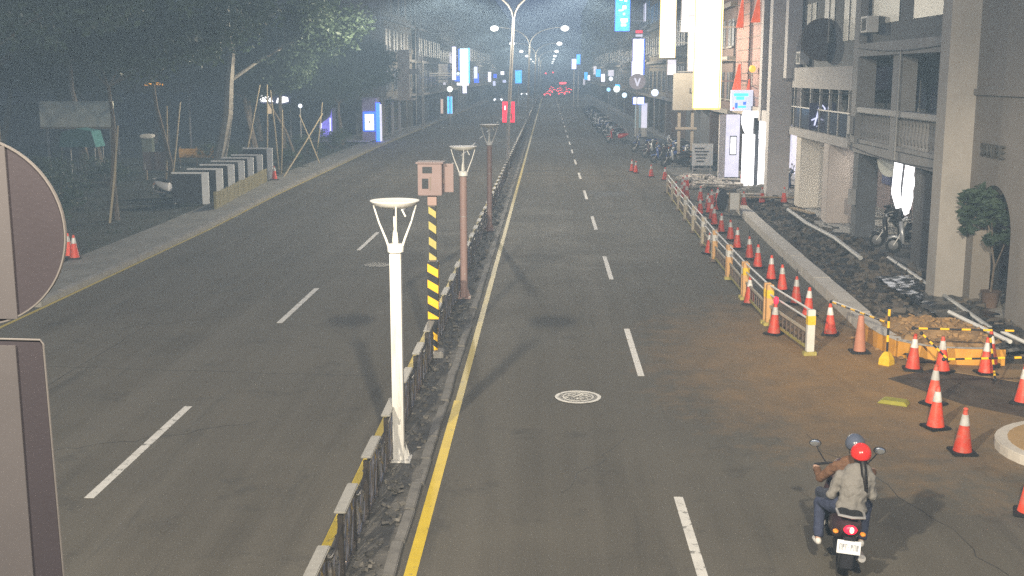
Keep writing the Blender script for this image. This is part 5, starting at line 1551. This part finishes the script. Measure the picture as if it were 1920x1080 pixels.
mb = MB(); mb.tube([(0.77*math.cos(2*math.pi*i/32),0,0.75*math.sin(2*math.pi*i/32)) for i in range(33)],0.04,6,cap=False).build('rim', M['brown'], t, smooth=True)
bx('bracket', M['galv'], t, -0.06,0.1,-0.1,0.3,0.16,0.1)
bx('arm', M['galv'], t, 0.2,-0.03,0.3,0.9,0.03,0.36)

# ------------------------------------------------------------------ buildings D and E
D = thing('pier_building', 'tall building with flat pale piers and reddish recess beside the lit shop', 'building', (0,0,0))
MDP = mat('pier_d', (0.58,0.545,0.53), 0.75, var=0.1, scale=1.4)
bx('pier', MDP, D, 9.55,51.5,0.16,10.5,52.2,12)
bx('pier', MDP, D, 9.85,49.7,5.3,10.5,50.3,12)
bx('pier', mat('pier_d2',(0.42,0.40,0.40),0.75), D, 9.95,55.9,3.3,10.6,56.5,12)
bx('recess_wall', M['brick'], D, 12.2,49.7,0.16,12.4,56.5,3.3)
bx('beam', MDP, D, 10.0,52.25,3.3,12.5,56.5,3.8)
bx('upper_wall', mat('wall_d',(0.21,0.19,0.20),0.8), D, 10.52,49.7,3.81,13,56.5,12)
for z in (4.4,7.2,9.8):
    for y in (52.5,54.3):
        w = bx('window', M['glass'], D, 10.49,y,z,10.515,y+1.2,z+1.6)
        bx('frame', M['tile'], w, 10.45,y-0.04,z-0.08,10.488,y+1.24,z-0.01)
Eb = thing('lit_shop_building', 'brown tiled building above the dazzling white shop front', 'building', (0,0,0))
bx('upper_wall', M['brick'], Eb, 10.3,56.6,3.9,16,66.0,13)
for k in range(14):
    bx('tile_course', M['brown'], Eb, 10.27,56.65,4.3+0.6*k,10.298,65.95,4.34+0.6*k)
bx('beam', M['beige'], Eb, 10.2,56.6,3.4,13.5,66.0,3.88)
bx('shop_wall', mat('shop_white',(0.6,0.6,0.66),0.6), Eb, 12.6,56.6,0.15,12.8,66.0,3.4)
bx('shop_glass', E_['lilac'], Eb, 12.5,58.0,0.5,12.59,63.0,2.8)
c1 = bx('glow_column', E_['white'], Eb, 9.38,57,0.15,9.93,57.3,2.62)  # white columns under lamps; the light on them is put in as glow
c2 = bx('glow_column', E_['white'], Eb, 10.18,57,0.15,10.78,57.3,2.70)
bx('side_column', M['dark'], Eb, 9.94,57.35,0.15,10.17,57.7,3.39)
bx('light_strip', E_['lilac'], Eb, 9.30,62.0,0.15,10.0,62.3,3.39)
p = bx('poster_frame', M['dark'], Eb, 9.5,61.94,1.3,9.85,61.995,2.3)
bx('poster', E_['white'], p, 9.54,61.92,1.36,9.81,61.938,2.24)
bx('post_left', MDP, Eb, 8.95,62.0,0.0,9.28,62.3,3.39)
# small blue white awning lamp and amber beacon, orange pennants
t = thing('awning_lamp', 'blue white awning lamp right of the round glowing sign', 'lamp', (10.75,56.2,0))
MB().loft([(-0.12,0,3.26,0.1,0.02),(-0.08,0,3.28,0.24,0.07),(0.1,0,3.3,0.24,0.07)],12).build('shade', E_['cool'], t, smooth=True)
bx('arm', E_['blue'], t, -0.4,0.11,3.38,0.3,0.16,3.5)
t = thing('amber_beacon', 'amber beacon lamp glowing in front of the brown tiled wall', 'lamp', (10.03,59,0))
MB().ell((0,0,5.72),(0.17,0.17,0.18),12,8).build('globe', E_['amber'], t, smooth=True)
MB().tube([(0,0,5.56),(0,0,4.9),(0.35,0,4.7)],0.03,6).build('arm', M['galv'], t)
def pennant(x0,x1,z0,z1,Y,label,flip=False):
    t = thing('pennant', label, 'pennant', ((x0+x1)/2,Y,0), 0, 'orange pennants on the brown wall')
    w=(x1-x0)/2
    MB().prism([(-w,z0),(w,z0),(w*0.8,z1),(w*0.3,z1)] , -0.02, 0.02).build('cloth', E_['orange'], t)
    MB().tube([(w*0.95,0.04,z0-0.1),(w*0.95,0.04,z1+0.1),(10.35-(x0+x1)/2,0.04,z1+0.05)],0.02,6).build('pole', M['galv'], t)
pennant(9.37,9.82,4.66,5.97,61,'orange lit pennant above the blue white sign')
pennant(10.1,10.27,4.66,5.23,61,'small orange lit pennant below the amber beacon')
pennant(9.0,9.36,7.66,9.0,58,'orange lit pennant at the top edge nearest the big yellow edged sign')
pennant(9.36,9.8,7.82,8.9,56,'second orange lit pennant at the top edge')

# ------------------------------------------------------------------ blade signs over the right pavement
SG = 'lit blade signs over the right pavement'
bl = lit_panel('blade_sign','tallest white glowing blade sign with yellow edges','lit sign',7.57,8.93,3.75,10.6,62,E_['white'],E_['warm'],0.35,SG,'wall',10.3)
for x0,x1,z0,z1 in ((0.58,0.66,3.75,10.6),(-0.68,0.66,3.65,3.75)):
    bx('yellow_edge', E_['warm'], bl, x0,-0.03,z0,x1,-0.021,z1)
lit_panel('blade_sign','lilac white panel behind the tallest sign, cut by the top edge','lit sign',7.72,8.62,7.9,10.4,70,E_['lilac'],M['galv'],0.3,SG,'wall',10.3)
fr = lit_panel('blade_sign','lilac white framed panel just left of the tallest sign','lit sign',7.70,8.28,5.62,8.6,66,E_['lilac'],M['galv'],0.3,SG,'wall',10.3)
for z in (5.9,6.9): bx('frame_bar', M['dark'], fr, 0.0,-0.06,z,0.29,-0.021,z+0.08)
bx('frame_bar', M['dark'], fr, 0.02,-0.06,5.98,0.08,-0.021,7.9)
lit_panel('blade_sign','white glowing blade sign cut by the top edge, left of the tallest','lit sign',7.26,8.21,6.55,11.2,78,E_['white'],E_['warm'],0.3,SG,'wall',10.3)
lit_panel('box_sign','small white box sign below the left white blade sign','lit sign',7.96,8.52,5.44,6.42,80,E_['lilac'],M['brown'],0.5,SG,'wall',10.3)
t = thing('box_sign', 'large unlit beige box sign on a frame below the blade signs', 'sign', (8.27,72,0))
MB().box(-0.66,0,3.32,0.67,0.9,5.53).build('box', mat('box_beige',(0.36,0.325,0.28),0.6,var=0.06), t, bevel=0.01)
bx('mark', M['dark'], t, 0.25,-0.015,4.35,0.30,-0.002,4.65); bx('mark', M['dark'], t, 0.25,-0.015,4.33,0.42,-0.002,4.38); bx('mark', M['dark'], t, 0.45,-0.015,4.35,0.5,-0.002,4.65)
for x in (-0.3,0.5): bx('leg', M['beige'], t, x-0.08,0.2,0.05,x+0.08,0.4,3.319)
bx('sill', M['beige'], t, -0.5,0.1,2.16,0.75,0.45,2.3)
bx('bracket', M['galv'], t, 0.68,0.4,4.2,2.0,0.5,4.3)
w5 = lit_panel('blade_sign','white glowing blade sign with blue violet edge above the round sign','lit sign',7.42,8.30,5.44,8.5,105,E_['white'],E_['violet'],0.4,SG,'wall',10.3)
bx('blue_edge', E_['blue'], w5, 0.45,-0.03,5.44,0.56,-0.021,8.5); bx('crown', E_['red'], w5, -0.25,-0.03,9.0,0.35,0.1,9.25)
bx('crown', E_['lilac'], w5, -0.25,-0.03,8.7,0.35,0.1,8.9)
t = thing('round_sign', 'pinkish round sign with a pale V on a pole', 'sign', (7.46,100,0))
MB().prism([(0.68*math.cos(2*math.pi*i/32),4.87+0.66*math.sin(2*math.pi*i/32)) for i in range(32)], -0.05, 0.05).build('disc', emit('dim_pink',(0.36,0.29,0.32),0.55), t)
MB().prism([(-0.28,5.15),(-0.14,5.15),(0.0,4.75),(0.14,5.15),(0.28,5.15),(0.06,4.5),(-0.06,4.5)], -0.08, -0.051).build('letter', E_['lilac'], t)
MB().tube([(0,0.08,0.02),(0,0.08,4.3)],0.06,8).build('pole', M['galv'], t)
lit_panel('shop_lamp','small white glowing shop panel under the V sign','lit sign',7.31,8.19,2.97,3.51,102,E_['white'],E_['blue'],0.4,SG,'ground')
for x0,x1,lb,m in ((7.55,8.03,'dim teal light pillar below the small white panel',emit('teal_dim',(0.35,0.5,0.52),0.5)),(8.08,8.58,'violet white light pillar below the small white panel',E_['lilac'])):
    t = thing('light_pillar', lb, 'lit sign', ((x0+x1)/2,103,0), 0, SG)
    bx('panel', m, t, (x0-x1)/2,-0.02,0.9,(x1-x0)/2,0,3.0); bx('casing', M['galv'], t, (x0-x1)/2-0.02,0.002,0,(x1-x0)/2+0.02,0.3,3.05)
    bx('foot', M['dark'], t, -0.3,-0.1,0,0.3,0.001,0.12)
t = thing('globe_lamp', 'bright round white blue lamp right of the V sign', 'lamp', (9.3,104,0))
MB().ell((0,0,3.9),(0.3,0.3,0.3)).build('globe', emit('globe_blue',(0.6,0.7,1),3), t, smooth=True); MB().tube([(0,0,0.1),(0,0,3.6)],0.05,8).build('pole', M['galv'], t)
t = lit_panel('blade_sign','tall blue sign with ragged white characters at the top edge','lit sign',7.2,8.75,10.1,15.5,130,E_['cyan'],E_['blue'],0.4,SG,'wall',10.3)
for k in range(4):
    z = 10.45+1.3*k
    for q in range(5):
        a = random.uniform(-0.55,0.2); w_ = random.uniform(0.15,0.6); zz = z+random.uniform(0,0.8)
        bx('lettering', E_['white'], t, a,-0.05-0.003*q,zz,a+w_,-0.022-0.003*q,zz+random.uniform(0.12,0.35))
t = lit_panel('box_sign','blue and white glowing box sign above the round glowing sign','lit sign',9.23,10.25,3.68,4.65,60,emit('sign_blueish_white',(0.8,0.85,1),0.8),E_['lilac'],0.3,SG,'wall',10.32)
for (x0,z0,x1,z1,m) in ((-0.42,4.38,0.3,4.52,E_['cyan']),(-0.3,4.2,0.1,4.36,E_['cyan']),(-0.35,3.78,-0.22,4.05,E_['blue']),(-0.2,3.8,0.2,3.9,E_['cyan']),(0.05,3.95,0.2,4.1,E_['blue']),(-0.46,3.72,-0.38,3.82,E_['red'])):
    bx('mark', m, t, x0,-0.03,z0,x1,-0.021,z1)
t = thing('round_sign', 'dazzling white round sign with a flat top over the white columns', 'lit sign', (10.1,58,0))
MB().prism([(-0.58,3.70),(0.58,3.70),(0.66,3.45),(0.66,2.9),(0.5,2.55),(0.2,2.38),(-0.05,2.33),(-0.3,2.45),(-0.55,2.75),(-0.66,3.1),(-0.66,3.45)], -0.12, 0.12).build('panel', E_['white'], t)
bx('bracket', M['dark'], t, 0.3,0.13,3.0,0.9,0.18,3.05); bx('casing', M['galv'], t, -0.5,0.121,2.6,0.5,0.2,3.6)
bx('arm', M['dark'], t, 0.4,-0.03,2.62,0.9,0.03,2.68)
# far signs, right and left
FG = 'far lit signs down the avenue'
for a in (('blade_sign','white and blue far sign on a pole right of the avenue end','lit sign',3.95,4.65,6.4,8.0,200,E_['white'],E_['blue']),
          ('blade_sign','blue far sign beside the white pole sign','lit sign',4.8,5.4,7.2,8.8,203,E_['cyan'],E_['blue'])):
    lit_panel(*a, 0.4, FG, 'ground')
for (x,z,y,r_,lb,c) in ((8.4,4.9,160,0.28,'upper white globe light of the cluster on the right',(0.8,0.85,1)),(8.9,3.6,155,0.42,'large white globe light of the cluster on the right',(0.95,1,0.95)),(8.0,3.5,158,0.26,'blue globe light of the cluster on the right',(0.3,0.6,1)),(9.6,2.9,150,0.32,'blue white globe light lowest of the cluster',(0.6,0.8,1))):
    t = thing('globe_lamp', lb, 'lamp', (x,y,0), 0, FG)
    MB().ell((0,0,z),(r_,r_,r_)).build('globe', emit('globe_%d'%int(z*10),c,2.2), t, smooth=True); MB().tube([(0,0,0),(0,0,z-r_)],0.05,6).build('pole', M['galv'], t)
t = lit_panel('blade_sign','narrow white glowing sign at the far left of the avenue','lit sign',-10.45,-10.1,4.9,8.4,130,E_['white'],E_['violet'],0.3,FG,'wall',-13)
t = lit_panel('blade_sign','cyan edged white glowing sign left of the avenue','lit sign',-9.6,-8.75,4.6,8.2,130,E_['white'],E_['cyan'],0.4,FG,'wall',-13)
bx('blue_edge', E_['blue'], t, -0.62,-0.03,5.9,-0.44,-0.021,8.2); bx('cyan_edge', E_['cyan'], t, 0.43,-0.03,4.5,0.6,-0.021,8.3); bx('foot_bar', E_['white'], t, -0.8,-0.03,4.3,0.5,0.1,4.55)
t = thing('box_sign', 'unlit grey box sign left of the narrow white sign', 'sign', (-11.3,131,0))
bx('box', M['tile'], t, -0.8,0,4.6,0.5,0.4,6.6); bx('bracket', M['galv'], t, -1.8,0.1,5.5,-0.81,0.2,5.6)
lit_panel('light_box','blue and white glowing light box at the left pavement','lit sign',-12.75,-12.15,0.6,2.7,150,E_['cyan'],E_['lilac'],0.4,FG,'ground')
lit_panel('light_box','pale orange glowing shop window beside the blue light box','lit sign',-14.0,-13.3,0.6,2.4,150,emit('shop_pink',(0.9,0.66,0.55),0.7),M['beige'],0.4,FG,'ground')
lit_panel('blade_sign','cyan blue far sign left of the second street lamp','lit sign',-6.1,-4.9,3.9,6.2,220,E_['cyan'],E_['blue'],0.4,FG,'ground')
for (x,z,y,r_,lb,c) in ((-10.6,3.9,128,0.3,'white globe lamp under the cyan edged sign',(0.95,1,0.9)),(-13.2,5.3,185,0.3,'small red white traffic light far on the left',(1,0.5,0.45)),(-14.4,5.6,190,0.25,'small blue white light beside the far traffic light',(0.6,0.8,1))):
    t = thing('globe_lamp', lb, 'lamp', (x,y,0), 0, FG)
    MB().ell((0,0,z),(r_,r_,r_)).build('globe', emit('globe_l%d'%int(z*10),c,2.2), t, smooth=True); MB().tube([(0,0,0),(0,0,z-r_)],0.05,6).build('pole', M['galv'], t)

# small shop signs further down both sides
for k in range(18):
    right = k % 2 == 0
    y = 138 + 11*k + random.uniform(-3,3)
    x = random.uniform(8.2,9.8) if right else random.uniform(-13.2,-11.2)
    z = random.uniform(2.6,5.6); w_ = random.uniform(0.5,0.9); h_ = random.uniform(0.5,1.9)
    cname = ('white','blue','cyan','white','lilac','cool')[k % 6]
    word = {'white':'white','blue':'blue','cyan':'light blue','lilac':'pale violet','cool':'bluish white'}[cname]
    lit_panel('shop_sign', 'small %s glowing shop sign, %s along the far %s frontage' % (word, ORDS[k//2], 'right' if right else 'left'), 'lit sign', x-w_/2, x+w_/2, z, z+h_, y, E_[cname], E_['violet'] if k % 3 == 0 else M['galv'], 0.3, FG, 'wall', 10.6 if right else -13.9)
# ------------------------------------------------------------------ row buildings further off
def row_building(name, label, x0, x1, y0, y1, H, m, floors, cols, side, arcade=True, lit=()):
    """side=-1: facade faces -x (right-hand row); side=+1: faces +x. Near end wall faces the camera."""
    t = thing(name, label, 'building', ((x0+x1)/2, y0, 0), 0, 'houses along the avenue')
    cx = (x0+x1)/2; w = (x1-x0)/2; L = y1-y0
    fx = -w if side < 0 else w
    sg = -1 if side < 0 else 1
    z0 = 3.3 if arcade else 0.0
    bx('wall', m, t, -w,0,z0,w,L,H)
    if arcade:
        if side < 0: bx('shop_wall', M['dark'], t, -w+2.6,0.05,0.15,w,L-0.05,3.29)
        else: bx('shop_wall', M['dark'], t, -w,0.05,0.1,w-2.6,L-0.05,3.29)
        n = max(1, int(L/4.5))
        for k in range(n+1):
            y = min(L-0.5, k*L/n)
            a = fx if sg < 0 else fx-0.6
            bx('column', m, t, a,y,0.12,a+0.6,y+0.45,3.29)
    fh = (H-3.3)/floors
    for f in range(floors):
        z = 3.3+f*fh
        a, b = sorted((fx+sg*0.003, fx+sg*0.35))
        bx('ledge', M['stucco'], t, a,0.02,z-0.02,b,L-0.02,z+0.22)
        for c in range(cols):
            y = L*(c+0.5)/cols; ww = L/cols*0.32
            a, b = sorted((fx+sg*0.002, fx+sg*0.03))
            wm = E_['lilac'] if (f,c) in lit else M['glass']
            p = bx('window', wm, t, a,y-ww,z+0.8,b,y+ww,z+fh*0.78)
            a, b = sorted((fx+sg*0.031, fx+sg*0.09))
            bx('frame', M['tile'], p, a,y-0.04,z+0.8,b,y+0.04,z+fh*0.78)
            bx('sill', M['stucco'], p, a-0.03,y-ww-0.05,z+0.7,b+0.03,y+ww+0.05,z+0.79)
    # end wall facing the camera: floor bands, air conditioner boxes and a service pipe
    for f in range(floors):
        z = 3.3+f*fh
        bx('end_band', M['stucco'], t, -w+0.01,-0.05,z-0.02,w-0.01,-0.003,z+0.16)
        bx('air_conditioner', M['tile'], t, (-w+0.5 if side<0 else w-1.2),-0.4,z+0.9,(-w+1.2 if side<0 else w-0.5),-0.055,z+1.4)
    xx = -w+0.25 if side<0 else w-0.25
    MB().tube([(xx,-0.06,0.2),(xx,-0.06,H)],0.05,6).build('pipe', M['galv'], t)
    MB().box(-w-0.1,-0.1,H+0.002,w+0.1,L+0.1,H+0.5).build('parapet', m, t)
    return t
C1 = mat('facade_brown',(0.13,0.095,0.085),0.8,var=0.15,scale=0.8); C2 = mat('facade_grey',(0.12,0.12,0.13),0.8,var=0.15,scale=0.8); C3 = mat('facade_beige',(0.19,0.165,0.135),0.8,var=0.15,scale=0.8); C4 = mat('facade_dark',(0.08,0.08,0.092),0.8,var=0.2,scale=0.8)
row_building('row_house','brown house carrying the big blade signs',10.3,22,66.2,76,15,C1,4,3,-1)
row_building('row_house','grey house behind the beige box sign',10.4,22,76.2,90,17,C2,4,4,-1)
row_building('row_house','dark house beside the white blade sign with blue edge',10.3,22,90.2,104,14,C1,3,4,-1)
row_building('row_house','beige house just past the V sign',10.3,22,104.4,122,16,C3,4,4,-1)
row_building('row_house','tall dark house carrying the blue character sign',10.3,24,122.2,145,24,C4,6,5,-1,True,((2,1),))
row_building('row_house','brown house behind the globe lights',10.6,24,145.3,172,18,C1,5,5,-1)
row_building('row_house','grey house near the avenue end on the right',11,26,176,215,20,C2,5,6,-1)
row_building('row_house','far dark block on the right of the avenue',11,30,218,290,24,C4,6,8,-1)
row_building('row_house','farthest right block closing the avenue side',11.5,34,294,420,26,C4,6,8,-1)
row_building('row_house','grey beige house with projecting sign column left of the avenue',-26,-14.2,103,124,17,C3,4,4,1)
row_building('row_house','dark house carrying the cyan edged sign',-28,-13.6,124.4,150,20,C4,5,5,1)
row_building('row_house','brown house behind the blue light box',-28,-13.8,150.3,176,18,C1,5,5,1,True,((0,1),(1,3)))
row_building('row_house','grey house on the far left of the avenue',-30,-13.8,190,235,22,C2,5,6,1,True,((1,2),))
row_building('row_house','far dark block on the left of the avenue',-34,-14,238,310,26,C4,6,8,1)
row_building('row_house','farthest left block closing the avenue side',-38,-14,314,430,24,C4,6,8,1)
row_building('park_building','long dark building hidden behind the verge trees',-58,-40,20,125,16,C4,4,14,1,False)
row_building('row_house','dark block between the verge trees and the left houses',-46,-27,108,150,22,C4,5,5,1,False)
# sign column of the left house
t = thing('sign_column', 'pale vertical sign column with ledges on the left house', 'sign', (-12.75,105,0))
bx('column', M['beige'], t, -0.55,0,3.4,0.5,0.5,7.6)
bx('column_foot', M['beige'], t, -0.9,0.05,3.2,0.9,0.6,3.39)
for z in (4.4,5.2,6.0): bx('mark', M['brown'], t, -0.12,-0.02,z,-0.04,-0.002,z+0.35)
bx('ledge', M['tile'], t, 0.51,0.1,5.5,1.4,0.4,5.95)
bx('bracket', M['galv'], t, -1.5,0.2,5.0,-0.551,0.3,5.1)
for (x,lb) in ((-13.7,'left shop shutter post under the sign column'),(-13.1,'right shop shutter post under the sign column')):
    o = bx('shutter_post', M['tile'], None, x-0.1,104.2,0.2,x+0.1,104.4,3.1); tag(o, lb, 'post')
# plain poles on the left pavement
for (x,y,h,lb) in ((-11.9,112,7.6,'thin grey pole beside the sign column'),(-12.4,118,6.6,'thin grey pole behind the sign column')):
    o = MB().tube([(0,0,0.1),(0,0,h)],[0.07,0.05],8).build('utility_pole', M['galv'], None, smooth=True, loc=(x,y,0)); tag(o, lb, 'pole')

# ------------------------------------------------------------------ traffic
def car(label, loc, rz, body, front, back):
    t = thing('car', label, 'car', loc, rz, 'traffic far down the avenue')
    MB().loft([(-2.15,0,0.62,0.60,0.18),(-2.05,0,0.64,0.82,0.30),(-0.8,0,0.66,0.88,0.36),(0.9,0,0.62,0.88,0.33),(1.95,0,0.58,0.82,0.27),(2.15,0,0.55,0.6,0.16)],16,4).build('body', body, t, smooth=True)
    MB().loft([(-1.75,0,0.95,0.62,0.05),(-1.2,0,1.18,0.66,0.26),(0.1,0,1.2,0.68,0.28),(0.95,0,0.95,0.66,0.05)],14,4).build('cabin', M['glass'], t, smooth=True)
    for s in (-1,1):
        for y in (-1.35,1.35):
            mb = MB(); mb.T = Matrix.Translation((s*0.78,y,0.31)) @ Matrix.Rotation(math.pi/2,4,'Y')
            mb.lathe([(0.16,-0.10),(0.31,-0.10),(0.31,0.10),(0.16,0.10)],14).build('wheel', M['black'], t)
        MB().ell((s*0.62,2.08,0.66),(0.27,0.08,0.24),10,6).build('headlight', E_['head'] if front else M['steel'], t, smooth=True)
        MB().ell((s*0.64,-2.08,0.78),(0.22,0.07,0.17),10,6).build('taillight', E_['brake'] if back else M['brown'], t, smooth=True)
    if back: bx('high_brake_light', E_['brake'], t, -0.35,-1.72,1.02,0.35,-1.64,1.12)
    return t
car('oncoming car with bright headlights on the left carriageway', (-9.7,232,0), R(180), BODY['silver'], True, False)
car('second oncoming car far behind with lit headlights', (-6.0,300,0), R(180), BODY['white'], True, False)
car('dark car parked at the left kerb far off', (-11.6,255,0), R(180), BODY['black'], False, False)
for x,y,lb in ((0.4,330,'car with red tail lights nearest at the avenue end'),(3.6,345,'car with red tail lights in the right lane at the avenue end'),(0.6,375,'car with red tail lights behind the nearest one'),(3.9,400,'car with red tail lights further in the right lane'),(1.0,430,'farthest car with red tail lights in the left lane'),(6.6,380,'car with red tail lights by the right kerb'),(-0.2,285,'car with red tail lights closest to the camera on the right carriageway'),(3.4,300,'car with red tail lights just right of the closest one'),(1.8,355,'car with red tail lights between the two lanes'),(5.0,320,'car with red tail lights nearest the right kerb')):
    car(lb, (x,y,0), 0, BODY['silver'], False, True)
t = thing('brake_light_bar', 'wide red lit bar of a bus rear window at the avenue end', 'bus', (5.0,405,0))
MB().box(-1.25,0,0.5,1.25,9,3.2).build('body', BODY['red'], t, bevel=0.15)
bx('light_bar', E_['brake'], t, -1.1,-0.05,2.3,1.1,-0.002,2.9); bx('rear_window', M['glass'], t, -1.0,-0.04,1.6,1.0,-0.002,2.3)
for s in (-1,1):
    bx('taillight', E_['tail'], t, s*1.05-0.15,-0.06,0.9,s*1.05+0.15,-0.003,1.3)
    bx('wheel', M['black'], t, s*1.05-0.15,1.5,0,s*1.05+0.15,2.4,0.9); bx('wheel', M['black'], t, s*1.05-0.15,6.5,0,s*1.05+0.15,7.4,0.9)
# traffic lights at the avenue end
for (x,y,z,lb) in ((-0.5,500,6.0,'red traffic light over the avenue end, left one'),(2.6,505,6.4,'red traffic light over the avenue end, right one')):
    t = thing('traffic_light', lb, 'traffic light', (x,y,0))
    bx('housing', M['blackpl'], t, -0.9,0,z-0.3,0.9,0.3,z+0.3)
    MB().ell((-0.55,-0.02,z),(0.34,0.08,0.34),12,8).build('red_lens', E_['brake'], t, smooth=True)
    bx('mast', M['galv'], t, -0.06,0.31,0,0.06,0.43,z+0.2)

# ------------------------------------------------------------------ haze: the lit night air
hz_ = MB().box(-200,-80,-1.5,200,FAR-10,30).build('haze', [])
hz_['kind'] = 'stuff'
tag(hz_, 'thin night haze glowing around the street lamps', 'haze')
m = bpy.data.materials.new('haze'); m.use_nodes = True
nt = m.node_tree; nt.nodes.clear()
out = nt.nodes.new('ShaderNodeOutputMaterial'); pv = nt.nodes.new('ShaderNodeVolumePrincipled')
pv.inputs['Density'].default_value = HAZE
pv.inputs['Color'].default_value = (0.50,0.72,1.0,1)
pv.inputs['Anisotropy'].default_value = 0.0
nt.links.new(pv.outputs[0], out.inputs['Volume'])
hz_.data.materials.append(m)
